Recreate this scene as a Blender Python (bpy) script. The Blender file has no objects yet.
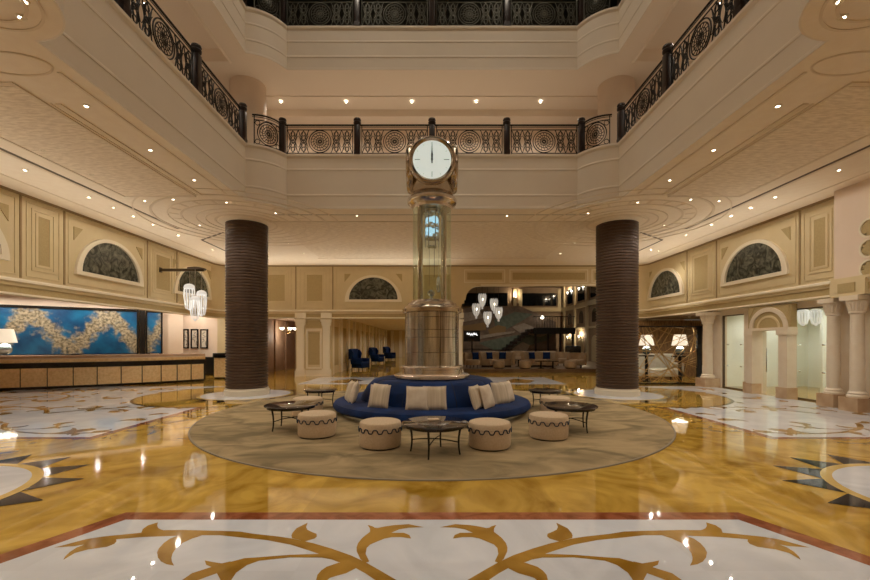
import bpy, bmesh, math, random
from math import sin, cos, pi, radians as R, sqrt, atan2, asin, hypot
from mathutils import Matrix, Vector
from mathutils.geometry import tessellate_polygon
random.seed(7)
SC = bpy.context.scene
COL = SC.collection
# ---------------------------------------------------------------- camera geometry of the place (metres)
EYE, FPX, CX, CY = 1.5, 411.06, 432.0, 343.0
def F(px, py):                       # a point of the floor from where it is seen in the photograph
    y = EYE*FPX/(py-CY); return ((px-CX)*y/FPX, y)
# ---------------------------------------------------------------- materials
MATS = {}
def nodes(name):
    m = bpy.data.materials.new(name); m.use_nodes = True
    n = m.node_tree; n.nodes.clear()
    out = n.nodes.new('ShaderNodeOutputMaterial')
    MATS[name] = m
    return m, n, out
def pbr(name, col, rough=.6, metal=0, col2=None, scale=4, detail=4, bump=0, bscale=None, stretch=(1,1,1), spec=.5,
        sheen=0, coat=0, emit=None, estr=0, distort=0, ramp=(.35,.65), aniso=0, tile=None, tilevar=.1):
    m, n, out = nodes(name)
    b = n.nodes.new('ShaderNodeBsdfPrincipled')
    n.links.new(b.outputs[0], out.inputs[0])
    b.inputs['Base Color'].default_value = (*col, 1); b.inputs['Roughness'].default_value = rough
    b.inputs['Metallic'].default_value = metal; b.inputs['Specular IOR Level'].default_value = spec
    b.inputs['Sheen Weight'].default_value = sheen; b.inputs['Coat Weight'].default_value = coat
    b.inputs['Anisotropic'].default_value = aniso
    if emit: b.inputs['Emission Color'].default_value = (*emit, 1); b.inputs['Emission Strength'].default_value = estr
    tc = n.nodes.new('ShaderNodeTexCoord'); mp = n.nodes.new('ShaderNodeMapping')
    n.links.new(tc.outputs['Object'], mp.inputs[0]); mp.inputs['Scale'].default_value = stretch
    colout = None
    if col2:
        t = n.nodes.new('ShaderNodeTexNoise'); t.inputs['Scale'].default_value = scale; t.inputs['Detail'].default_value = detail
        t.inputs['Distortion'].default_value = distort
        n.links.new(mp.outputs[0], t.inputs['Vector'])
        r = n.nodes.new('ShaderNodeValToRGB')
        r.color_ramp.elements[0].position, r.color_ramp.elements[1].position = ramp
        r.color_ramp.elements[0].color = (*col, 1); r.color_ramp.elements[1].color = (*col2, 1)
        n.links.new(t.outputs[0], r.inputs[0]); colout = r.outputs[0]
    if tile:
        sn = n.nodes.new('ShaderNodeVectorMath'); sn.operation = 'SNAP'; sn.inputs[1].default_value = (tile, tile, 99)
        n.links.new(tc.outputs['Object'], sn.inputs[0])
        wn = n.nodes.new('ShaderNodeTexWhiteNoise'); n.links.new(sn.outputs[0], wn.inputs['Vector'])
        hs = n.nodes.new('ShaderNodeHueSaturation')
        mr = n.nodes.new('ShaderNodeMapRange'); mr.inputs[3].default_value = 1-tilevar; mr.inputs[4].default_value = 1+tilevar
        n.links.new(wn.outputs[0], mr.inputs[0]); n.links.new(mr.outputs[0], hs.inputs['Value'])
        if colout: n.links.new(colout, hs.inputs['Color'])
        else: hs.inputs['Color'].default_value = (*col, 1)
        colout = hs.outputs[0]
    if colout: n.links.new(colout, b.inputs['Base Color'])
    if bump:
        t2 = n.nodes.new('ShaderNodeTexNoise'); t2.inputs['Scale'].default_value = bscale or scale*4; t2.inputs['Detail'].default_value = 3
        n.links.new(mp.outputs[0], t2.inputs['Vector'])
        bp = n.nodes.new('ShaderNodeBump'); bp.inputs['Strength'].default_value = bump; bp.inputs['Distance'].default_value = .02
        n.links.new(t2.outputs[0], bp.inputs['Height']); n.links.new(bp.outputs[0], b.inputs['Normal'])
    return m
def glow(name, col, strength):
    m, n, out = nodes(name)
    e = n.nodes.new('ShaderNodeEmission'); e.inputs[0].default_value = (*col, 1); e.inputs[1].default_value = strength
    n.links.new(e.outputs[0], out.inputs[0]); return m
def thin_glass(name, tint, refl=.08, rough=.0):
    m, n, out = nodes(name)
    t = n.nodes.new('ShaderNodeBsdfTransparent'); t.inputs[0].default_value = (*tint, 1)
    g = n.nodes.new('ShaderNodeBsdfGlossy'); g.inputs['Roughness'].default_value = rough; g.inputs[0].default_value = (.95,1,.97,1)
    fr = n.nodes.new('ShaderNodeFresnel'); fr.inputs[0].default_value = 1.3 + refl
    mx = n.nodes.new('ShaderNodeMixShader')
    ge = n.nodes.new('ShaderNodeNewGeometry'); iv = n.nodes.new('ShaderNodeMath'); iv.operation = 'SUBTRACT'; iv.inputs[0].default_value = 1; n.links.new(ge.outputs['Backfacing'], iv.inputs[1])
    mu = n.nodes.new('ShaderNodeMath'); mu.operation = 'MULTIPLY'; n.links.new(fr.outputs[0], mu.inputs[0]); n.links.new(iv.outputs[0], mu.inputs[1])
    n.links.new(mu.outputs[0], mx.inputs[0]); n.links.new(t.outputs[0], mx.inputs[1]); n.links.new(g.outputs[0], mx.inputs[2])
    n.links.new(mx.outputs[0], out.inputs[0]); return m
def lamp_glass(name, col, strength):                 # frosted glass of a lit lantern: it glows and still reflects
    return pbr(name, (.9,.9,.88), .25, emit=col, estr=strength)

pbr('gold_marble', (.30,.155,.012), .035, col2=(.62,.395,.072), scale=1.2, detail=13, distort=2.2, ramp=(.30,.62), tile=1.15, tilevar=.10, spec=.6)
pbr('gold_inlay', (.30,.155,.018), .05, col2=(.46,.26,.045), scale=3, detail=8, distort=.8)
pbr('ring_gold', (.58,.40,.11), .05, col2=(.68,.49,.17), scale=3)
pbr('white_marble', (.61,.645,.71), .022, col2=(.73,.765,.83), scale=1.5, detail=9, distort=1.5, tile=.9, tilevar=.035)
pbr('red_marble', (.22,.060,.022), .05, col2=(.38,.13,.06), scale=6, detail=8, distort=1)
pbr('black_marble', (.004,.006,.012), .05, col2=(.014,.018,.028), scale=5, spec=.3)
pbr('ceiling_plaster', (.84,.73,.58), .75, col2=(.87,.77,.62), scale=6, bump=.12, bscale=14)
pbr('raffia_plaster', (.72,.61,.46), .8, col2=(.88,.77,.61), scale=5, detail=6, stretch=(1.2,4.5,1), bump=.55, bscale=6, ramp=(.38,.62))
pbr('relief_plaster', (.76,.65,.50), .75)
pbr('slot_dark', (.11,.08,.05), .7)
pbr('parapet_paint', (.77,.68,.56), .6, col2=(.79,.70,.58), scale=2)
pbr('gallery_paint', (.70,.57,.45), .7, col2=(.73,.60,.47), scale=2)
pbr('upper_unlit', (.045,.042,.035), .7)  # dark colour stands in for the unlit upper gallery
pbr('cream_paint', (.66,.545,.325), .55, col2=(.69,.575,.35), scale=3)
pbr('white_trim', (.82,.74,.58), .5)
pbr('tan_panel', (.43,.325,.15), .7, col2=(.48,.37,.18), scale=30)
pbr('shadow_gap', (.33,.23,.11), .7)
pbr('blush_wall', (.76,.62,.50), .7, col2=(.79,.65,.53), scale=2)
pbr('stone_cream', (.74,.64,.50), .35, col2=(.78,.69,.56), scale=5, detail=7)
pbr('plinth_marble', (.48,.32,.19), .25, col2=(.58,.42,.27), scale=4, detail=7)
pbr('shop_white', (.84,.88,.84), .7)
pbr('column_bronze', (.085,.052,.035), .40, metal=.1, col2=(.115,.07,.047), scale=9, stretch=(1,1,3))
pbr('column_base', (.72,.64,.50), .3)
pbr('dark_iron', (.006,.004,.0035), .5, metal=.3)
pbr('pale_iron', (.13,.125,.10), .5, metal=.5)
pbr('dark_wood', (.014,.006,.004), .35, col2=(.026,.010,.006), scale=4, stretch=(6,6,1))
pbr('black_lacquer', (.012,.010,.009), .2)
pbr('table_top', (.035,.026,.022), .06, coat=.5)
pbr('rug_wool', (.20,.155,.085), .95, col2=(.42,.315,.175), scale=1.6, detail=11, distort=1.2, stretch=(.8,1.3,1), bump=.3, bscale=90, ramp=(.34,.66), spec=.1)
pbr('rug_edge', (.27,.22,.15), .9)
pbr('blue_velvet', (.0018,.013,.062), .7, col2=(.004,.028,.125), scale=2.5, sheen=.03, spec=.15)
pbr('blue_seam', (.003,.009,.03), .8)
pbr('pillow_linen', (.60,.50,.38), .85, col2=(.72,.63,.51), scale=6, detail=5, bump=.1, bscale=40, spec=.2)
pbr('pillow_stripe', (.50,.41,.29), .7, col2=(.66,.57,.44), scale=4, stretch=(5,.4,.3), spec=.2)
pbr('ottoman_cloth', (.56,.43,.29), .85, col2=(.62,.49,.34), scale=40, bump=.08, bscale=80, spec=.2)
pbr('braid_navy', (.015,.025,.05), .7)
pbr('bronze', (.52,.44,.34), .20, metal=1, col2=(.62,.53,.42), scale=3)
pbr('bronze_pale', (.78,.70,.61), .22, metal=1)
pbr('brushed_bronze', (.40,.37,.31), .24, metal=1, col2=(.80,.77,.70), scale=4, stretch=(4,4,.25), detail=4, aniso=.2)  # brushed metal; pale upright streaks in its colour also mimic reflections
pbr('seam_dark', (.10,.075,.05), .4, metal=.8)
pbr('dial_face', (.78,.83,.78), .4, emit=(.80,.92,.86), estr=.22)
pbr('hand_black', (.02,.02,.018), .4)
pbr('silver', (.72,.76,.80), .14, metal=1)
pbr('movement_lit', (.5,.75,.85), .15, metal=.5, emit=(.50,.80,1.0), estr=.3)  # blue glow in the material stands in for light on the movement
thin_glass('clock_glass', (.955,.99,.967), .05)
thin_glass('shop_glass', (.95,.97,.96), .15)
thin_glass('clear_glass', (.97,.985,.98), .15)
pbr('globe_glass', (.30,.38,.42), .05, metal=.7, spec=.8)
pbr('lunette_glass', (.035,.038,.030), .16, col2=(.21,.215,.165), scale=3.2, detail=9, distort=2.4, ramp=(.40,.78))
pbr('counter_wood', (.74,.53,.26), .4, col2=(.88,.67,.38), scale=14, detail=6)
pbr('counter_top', (.46,.31,.21), .25, col2=(.52,.36,.25), scale=3)
pbr('counter_edge', (.72,.58,.42), .3)
pbr('picture_white', (.72,.66,.56), .6)
pbr('picture_ink', (.10,.09,.08), .7)
pbr('sofa_grey', (.42,.39,.31), .85, col2=(.48,.45,.36), scale=8)
pbr('lounge_cloth', (.42,.30,.18), .85, col2=(.48,.35,.22), scale=12)
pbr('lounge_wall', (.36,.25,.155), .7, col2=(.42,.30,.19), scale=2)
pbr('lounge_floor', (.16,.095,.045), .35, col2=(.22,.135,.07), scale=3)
pbr('mural_green', (.15,.18,.13), .6, col2=(.22,.25,.18), scale=4)
pbr('mural_sand', (.42,.33,.24), .6, col2=(.50,.41,.31), scale=5)
pbr('mural_tan', (.36,.22,.09), .6)
pbr('mural_brown', (.20,.14,.09), .6, col2=(.30,.21,.15), scale=3)
pbr('reed_wall', (.10,.05,.018), .6, col2=(.36,.21,.08), scale=7, detail=5, stretch=(9,9,.8), distort=.8)
pbr('gilt', (.50,.33,.13), .35, metal=.9)
pbr('corridor_brown', (.34,.21,.13), .6, col2=(.42,.27,.17), scale=2)
pbr('brass', (.55,.38,.17), .25, metal=1)
pbr('black_glass', (.006,.008,.01), .08)
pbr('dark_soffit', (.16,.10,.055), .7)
pbr('gallery_ceiling', (.84,.74,.62), .7)
pbr('gallery_bounce', (.72,.66,.58), .9)  # near-white so the unseen gallery floor bounces light onto its ceiling
glow('lens', (1.0,.90,.74), 9)
pbr('lantern_glass', (.62,.62,.60), .2, emit=(1,.97,.92), estr=.16)
pbr('lantern_dim', (.5,.48,.44), .2, emit=(1,.92,.80), estr=.10)
lamp_glass('lamp_shade', (1.0,.84,.62), .30)
lamp_glass('bulb', (1.0,.88,.68), 2)
glow('neon', (.95,.92,.9), 1.2)

def art_material():
    m, n, out = nodes('map_art')
    b = n.nodes.new('ShaderNodeBsdfPrincipled'); n.links.new(b.outputs[0], out.inputs[0]); b.inputs['Roughness'].default_value = .35
    tc = n.nodes.new('ShaderNodeTexCoord')
    sp = n.nodes.new('ShaderNodeSeparateXYZ'); n.links.new(tc.outputs['Object'], sp.inputs[0])
    def math(op, a, bb=None):
        k = n.nodes.new('ShaderNodeMath'); k.operation = op
        for i, q in enumerate((a, bb)):
            if q is None: continue
            if isinstance(q, (int, float)): k.inputs[i].default_value = q
            else: n.links.new(q, k.inputs[i])
        return k.outputs[0]
    # a sand-gold band that swings up and down along the panel, broken at its edges
    wig = n.nodes.new('ShaderNodeTexNoise'); wig.inputs['Scale'].default_value = 4.5; wig.inputs['Detail'].default_value = 8
    n.links.new(tc.outputs['Object'], wig.inputs['Vector'])
    s = math('COSINE', math('MULTIPLY', math('SUBTRACT', sp.outputs[0], 2.62), 2.75))
    centre = math('MULTIPLY', s, .62)
    d = math('ABSOLUTE', math('SUBTRACT', sp.outputs[2], centre))
    dd = math('SUBTRACT', math('ADD', d, math('MULTIPLY', math('SUBTRACT', wig.outputs[0], .5), 1.7)), .24)
    rp = n.nodes.new('ShaderNodeValToRGB'); rp.color_ramp.elements[0].position = .0; rp.color_ramp.elements[1].position = .42
    rp.color_ramp.elements[0].color = (1,1,1,1); rp.color_ramp.elements[1].color = (0,0,0,1)
    n.links.new(dd, rp.inputs[0])
    gold = n.nodes.new('ShaderNodeTexNoise'); gold.inputs['Scale'].default_value = 11; gold.inputs['Detail'].default_value = 9
    n.links.new(tc.outputs['Object'], gold.inputs['Vector'])
    g = n.nodes.new('ShaderNodeValToRGB'); g.color_ramp.elements[0].position = .38; g.color_ramp.elements[1].position = .62
    g.color_ramp.elements[0].color = (.12,.10,.06,1); g.color_ramp.elements[1].color = (.44,.37,.26,1)
    n.links.new(gold.outputs[0], g.inputs[0])
    bl = n.nodes.new('ShaderNodeTexNoise'); bl.inputs['Scale'].default_value = 1.6; bl.inputs['Detail'].default_value = 7
    n.links.new(tc.outputs['Object'], bl.inputs['Vector'])
    br = n.nodes.new('ShaderNodeValToRGB'); br.color_ramp.elements[0].position = .35; br.color_ramp.elements[1].position = .68
    br.color_ramp.elements[0].color = (.003,.040,.125,1); br.color_ramp.elements[1].color = (.008,.135,.29,1)
    n.links.new(bl.outputs[0], br.inputs[0])
    mx = n.nodes.new('ShaderNodeMix'); mx.data_type = 'RGBA'
    n.links.new(rp.outputs[0], mx.inputs[0]); n.links.new(br.outputs[0], mx.inputs[6]); n.links.new(g.outputs[0], mx.inputs[7])
    n.links.new(mx.outputs[2], b.inputs['Base Color'])
art_material()
# ---------------------------------------------------------------- mesh helper
class MB:
    def __init__(s): s.v, s.f, s.m, s.c, s.M = [], [], [], 0, None
    def mat(s, i): s.c = i; return s
    def at(s, M=None): s.M = M; return s
    def add(s, vs, fs):
        o = len(s.v)
        if s.M is not None: vs = [tuple(s.M @ Vector(p)) for p in vs]
        s.v += [tuple(p) for p in vs]; s.f += [tuple(i+o for i in q) for q in fs]; s.m += [s.c]*len(fs); return s
    def box(s, x0, x1, y0, y1, z0, z1):
        return s.add([(x0,y0,z0),(x1,y0,z0),(x1,y1,z0),(x0,y1,z0),(x0,y0,z1),(x1,y0,z1),(x1,y1,z1),(x0,y1,z1)],
                     [(0,3,2,1),(4,5,6,7),(0,1,5,4),(1,2,6,5),(2,3,7,6),(3,0,4,7)])
    def rbox(s, x0, x1, y0, y1, z0, z1, r=.03, seg=3):
        bm = bmesh.new(); bmesh.ops.create_cube(bm, size=1)
        for v in bm.verts: v.co = ((x0+x1)/2+v.co.x*(x1-x0), (y0+y1)/2+v.co.y*(y1-y0), (z0+z1)/2+v.co.z*(z1-z0))
        bmesh.ops.bevel(bm, geom=bm.edges[:]+bm.verts[:], offset=r, segments=seg, affect='EDGES', profile=.5)
        bm.verts.index_update()
        s.add([v.co[:] for v in bm.verts], [[v.index for v in f.verts] for f in bm.faces]); bm.free(); return s
    def lathe(s, prof, n=32, a0=0, a1=2*pi, c=(0,0,0), rf=None):
        full = abs(a1-a0-2*pi) < 1e-6; k = n if full else n+1
        vs = []
        for i in range(k):
            a = a0+(a1-a0)*i/n
            for r, z in prof:
                q = r*(rf(a, r, z) if rf else 1)
                vs.append((c[0]+q*cos(a), c[1]+q*sin(a), c[2]+z))
        P = len(prof); fs = []
        for i in range(n):
            j = (i+1) % k
            for p in range(P-1):
                if prof[p][0] < 1e-6 and prof[p+1][0] < 1e-6: continue
                if prof[p][0] < 1e-6: fs.append((i*P+p, j*P+p+1, i*P+p+1))
                elif prof[p+1][0] < 1e-6: fs.append((i*P+p, j*P+p, i*P+p+1))
                else: fs.append((i*P+p, j*P+p, j*P+p+1, i*P+p+1))
        if not full:
            fs.append(tuple(range(P))); fs.append(tuple(reversed(range(n*P, n*P+P))))
        return s.add(vs, fs)
    def cyl(s, r, z0, z1, n=24, c=(0,0), r2=None):
        r2 = r if r2 is None else r2
        return s.lathe([(0,z0),(r,z0),(r2,z1),(0,z1)], n, c=(c[0],c[1],0))
    def sphere(s, r, c=(0,0,0), n=20, m=10, sz=1):
        return s.lathe([(r*sin(pi*i/m) if 0 < i < m else 0, -r*sz*cos(pi*i/m)) for i in range(m+1)], n, c=c)
    def tube(s, pts, r, n=6, closed=False, cap=True):
        pts = [Vector(p) for p in pts]; L = len(pts); vs = []
        rs = r if isinstance(r, (list, tuple)) else [r]*L
        up = None
        for i, p in enumerate(pts):
            if closed: t = pts[(i+1) % L]-pts[i-1]
            else: t = pts[min(i+1, L-1)]-pts[max(i-1, 0)]
            t.normalize()
            if up is None: up = Vector((0,0,1)) if abs(t.z) < .9 else Vector((0,1,0))
            a = t.cross(up)
            if a.length < 1e-4: a = t.cross(Vector((1,0,0)))
            a.normalize(); b = a.cross(t); b.normalize(); up = b
            for k in range(n):
                w = 2*pi*(k+.5)/n; vs.append(p + (a*cos(w)+b*sin(w))*rs[i])
        fs = []
        for i in range(L if closed else L-1):
            j = (i+1) % L
            for k in range(n): fs.append((i*n+k, i*n+(k+1) % n, j*n+(k+1) % n, j*n+k))
        if cap and not closed: fs += [tuple(reversed(range(n))), tuple(range((L-1)*n, L*n))]
        return s.add(vs, fs)
    def poly(s, pts, z, holes=()):                    # flat polygon (with holes) in the xy plane, facing up
        loops = [[Vector((p[0],p[1],0)) for p in pts]]+[[Vector((p[0],p[1],0)) for p in h] for h in holes]
        flat = [q for l in loops for q in l]
        tr = []
        for a, b, c in tessellate_polygon(loops):
            n = (flat[b]-flat[a]).cross(flat[c]-flat[a]).z
            tr.append((a,b,c) if n > 0 else (a,c,b))
        return s.add([(q.x,q.y,z) for q in flat], tr)
    def prism(s, pts, z0, z1):                        # polygon extruded upwards
        a = sum(pts[i][0]*pts[(i+1) % len(pts)][1]-pts[(i+1) % len(pts)][0]*pts[i][1] for i in range(len(pts)))
        if a < 0: pts = pts[::-1]
        n = len(pts); vec = [Vector((p[0],p[1],0)) for p in pts]
        tr = []
        for i, j, k in tessellate_polygon([vec]):
            tr.append((i,j,k) if (vec[j]-vec[i]).cross(vec[k]-vec[i]).z > 0 else (i,k,j))
        return s.add([(p[0],p[1],z0) for p in pts]+[(p[0],p[1],z1) for p in pts],
                     [(c,b,q) for q,b,c in tr]+[(q+n,b+n,c+n) for q,b,c in tr]+[(i,(i+1) % n,(i+1) % n+n,i+n) for i in range(n)])
    def sweep(s, path, prof, closed=False, mats=None):   # prof: (offset to the LEFT of the path, z); mitred
        n = len(path); vs = []
        for i in range(n):
            def nrm(a, b):
                t = Vector((path[b][0]-path[a][0], path[b][1]-path[a][1])); t.normalize(); return Vector((-t.y, t.x))
            if closed: n1, n2 = nrm(i-1, i), nrm(i, (i+1) % n)
            else: n1 = nrm(max(i-1,0), max(i,1)); n2 = nrm(min(i,n-2), min(i+1,n-1))
            m = n1+n2; m.normalize(); m = m/max(.3, m.dot(n1))
            for d, z in prof: vs.append((path[i][0]+m.x*d, path[i][1]+m.y*d, z))
        P = len(prof); c0 = s.c
        for p in range(P-1):
            fs = []
            for i in range(n if closed else n-1):
                j = (i+1) % n; fs.append((i*P+p, j*P+p, j*P+p+1, i*P+p+1))
            o = len(s.v)
            s.f += [tuple(q+o for q in f) for f in fs]; s.m += [mats[p] if mats else c0]*len(fs)
        if s.M is not None: vs = [tuple(s.M @ Vector(p)) for p in vs]
        s.v += vs; return s
    def map(s, fn): s.v = [tuple(fn(*p)) for p in s.v]; return s
    def build(s, name, mats, parent=None, smooth=35, loc=None, rot=None, fixn=True):
        me = bpy.data.meshes.new(name); me.from_pydata(s.v, [], s.f)
        for m in (mats if isinstance(mats, (list, tuple)) else [mats]): me.materials.append(MATS[m])
        me.polygons.foreach_set('material_index', s.m)
        if fixn:
            bm = bmesh.new(); bm.from_mesh(me); bmesh.ops.recalc_face_normals(bm, faces=bm.faces[:]); bm.to_mesh(me); bm.free()
        if smooth:
            me.polygons.foreach_set('use_smooth', [True]*len(me.polygons)); me.set_sharp_from_angle(angle=R(smooth))
        me.update()
        o = bpy.data.objects.new(name, me); COL.objects.link(o)
        if parent: o.parent = parent
        if loc: o.location = loc
        if rot: o.rotation_euler = rot
        return o
def T(x=0, y=0, z=0, rz=0, rx=0, ry=0, s=1):
    return Matrix.Translation((x,y,z)) @ Matrix.Rotation(rz,4,'Z') @ Matrix.Rotation(ry,4,'Y') @ Matrix.Rotation(rx,4,'X') @ Matrix.Scale(s,4)
def tag(o, label=None, cat=None, group=None, kind=None):
    if label: o['label'] = label
    if cat: o['category'] = cat
    if group: o['group'] = group
    if kind: o['kind'] = kind
    return o
def struct(o): o['kind'] = 'structure'; return o
def empty(name, loc=(0,0,0), rz=0, label=None, cat=None, group=None):
    o = bpy.data.objects.new(name, None); COL.objects.link(o); o.location = loc; o.rotation_euler = (0,0,rz); o.empty_display_size = .1
    return tag(o, label, cat, group)
def copy_tree(o, parent=None):
    c = o.copy(); COL.objects.link(c)
    if parent: c.parent = parent
    for ch in list(o.children): copy_tree(ch, c)
    return c
def place(proto, first, loc, rz=0, label=None, group=None):
    o = proto if first else copy_tree(proto)
    o.location = loc; o.rotation_euler = (0,0,rz)
    if label: o['label'] = label
    if group: o['group'] = group
    return o
def spot(parent, energy, size=150, blend=.6, radius=.03, col=(1,.91,.78), loc=(0,0,-.012)):
    l = bpy.data.lights.new('spot_lamp', 'SPOT'); l.energy = energy; l.spot_size = R(size); l.spot_blend = blend; l.shadow_soft_size = radius; l.color = col
    o = bpy.data.objects.new('spot_lamp', l); COL.objects.link(o); o.parent = parent; o.location = loc; return o
def point(parent, energy, radius=.1, col=(1,.90,.76), loc=(0,0,0)):
    l = bpy.data.lights.new('lamp_light', 'POINT'); l.energy = energy; l.shadow_soft_size = radius; l.color = col
    o = bpy.data.objects.new('lamp_light', l); COL.objects.link(o); o.location = loc
    if parent: o.parent = parent
    return o
ORD = ['first','second','third','fourth','fifth','sixth','seventh','eighth','ninth','tenth','eleventh','twelfth']
# ---------------------------------------------------------------- camera
cam = bpy.data.cameras.new('camera'); cam.lens = 17; cam.sensor_width = 36; cam.sensor_fit = 'HORIZONTAL'
cam.shift_x = 3/870; cam.shift_y = 53/870; cam.clip_start = .05; cam.clip_end = 200
co = bpy.data.objects.new('camera', cam); COL.objects.link(co); co.location = (0,0,EYE); co.rotation_euler = (pi/2,0,0)
SC.camera = co
# ================================================================ ROOM SHELL
XW, YB, ZC = 9.6, 18.56, 5.0            # side walls, back wall, lobby ceiling
AX, AY0, AY1, AR = 4.6, 4.0, 10.74, .75 # atrium opening and its round corner lobes
COLX, COLY = 5.4, 12.0                  # the two big columns
BOW = .13
def loop(d=0, n=10):
    P = []
    def chamfer(x0, y0, x1, y1):                     # shallow curved corner that bows into the opening
        L = hypot(x1-x0,y1-y0); nx, ny = -(y1-y0)/L, (x1-x0)/L
        for i in range(n+1):
            t = i/n; q = BOW*4*t*(1-t)+d; P.append((x0+(x1-x0)*t+nx*q, y0+(y1-y0)*t+ny*q))
    def arc(cx, cy, a, b):
        rx = ry = AR
        for i in range(n+1):
            t = R(a+(b-a)*i/n); P.append((cx+(rx+d)*cos(t), cy+(ry+d)*sin(t)))
    chamfer(AX,AY1-.63,AX-.80,AY1); chamfer(-AX+.80,AY1,-AX,AY1-.63); arc(-AX,AY0,90,0); arc(AX,AY0,180,90)
    return P
LOOP = loop()
# ---- floor: one slab of gold marble with every inlay laid in it
fl = MB()
FM = ['gold_marble','white_marble','red_marble','gold_inlay','black_marble','ring_gold','column_base']
fl.mat(0).poly([(-20,-6),(15,-6),(15,46),(-20,46)], 0)
def circ(cx, cy, r, n=64, a0=0, a1=2*pi): return [(cx+r*cos(a0+(a1-a0)*i/n), cy+r*sin(a0+(a1-a0)*i/n)) for i in range(n)]
# foreground panel
oc = [(-2.71,3.637),(-3.30,2.42),(-3.30,-.9),(-2.71,-2.1),(2.71,-2.1),(3.30,-.9),(3.30,2.42),(2.71,3.637)]
ic = [(-2.60,3.485),(-3.14,2.36),(-3.14,-.84),(-2.60,-1.95),(2.60,-1.95),(3.14,-.84),(3.14,2.36),(2.60,3.485)]
fl.mat(2).poly(oc, .0008); fl.mat(1).poly(ic, .0016)
Z1 = lambda L: [(40+x/4.35, 505+y/4.35) for x, y in L]
Z2 = lambda L: [(230+x/4.143, 505+y/4.143) for x, y in L]
SCROLL = [
 Z1([(60,187),(140,166),(200,150),(270,139),(340,132),(440,122),(540,111),(620,110),(700,112),(790,114),(870,117)])
 + Z2([(100,121),(200,132),(260,141),(300,150),(345,160),(420,182),(500,210),(560,238),(620,272),(690,313),(760,365),(820,430),(760,440),(690,375),(600,312),(560,285),(520,263),(440,235),(370,205),(320,188),(250,166),(150,147),(40,136)])
 + Z1([(780,133),(700,133),(620,135),(560,137),(450,141),(340,150),(250,164),(150,181)]),
 Z1([(100,241),(108,226),(130,205),(160,186),(200,171),(270,160),(330,149),(332,160),(322,171),(290,184),(210,195),(150,211)]),
 Z1([(440,123),(446,106),(470,90),(512,77),(509,92),(514,102),(525,108),(540,112),(500,127)]),
 Z1([(602,134),(565,148),(538,167),(517,190),(508,208),(512,230),(526,248),(550,260),(583,266),(573,248),(571,232),(576,213),(590,192),(620,167),(660,148),(705,134)]),
 Z1([(560,375),(600,345),(620,327),(660,299),(720,280),(745,272),(722,262),(716,243),(745,249),(790,256),(830,247)])
 + Z2([(0,238),(60,222),(110,219),(250,208),(380,204),(440,231),(380,220),(250,219),(120,233),(70,251),(25,283),(5,312),(-10,360),(-60,360),(-40,312),(-55,285)]),
 Z2([(370,350),(357,311),(362,291),(378,273),(400,258),(450,241),(540,240),(522,264),(480,285),(440,296),(412,305),(398,318),(395,350)]),
 Z2([(560,242),(540,226),(525,195),(524,178),(530,160),(546,140),(560,128),(580,113),(580,100),(570,84),(590,90),(600,96),(612,97),(640,91),(680,85),(740,81),(805,94),(740,96),(700,103),(668,117),(720,117),(743,126),(750,141),(710,135),(670,135),(640,141),(605,155),(580,166),(566,180),(562,205),(577,236)]),
 Z2([(256,139),(254,128),(258,118),(275,98),(322,75),(315,93),(320,104),(335,112),(358,121),(360,132),(350,141),(310,153)]),
]
SC_F = [[F(*p) for p in poly] for poly in SCROLL]
for sgn in (1,-1):
    for k, poly in enumerate(SC_F): fl.mat(3).poly([(sgn*x, y) for x, y in poly], .0024+.0001*k)
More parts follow.
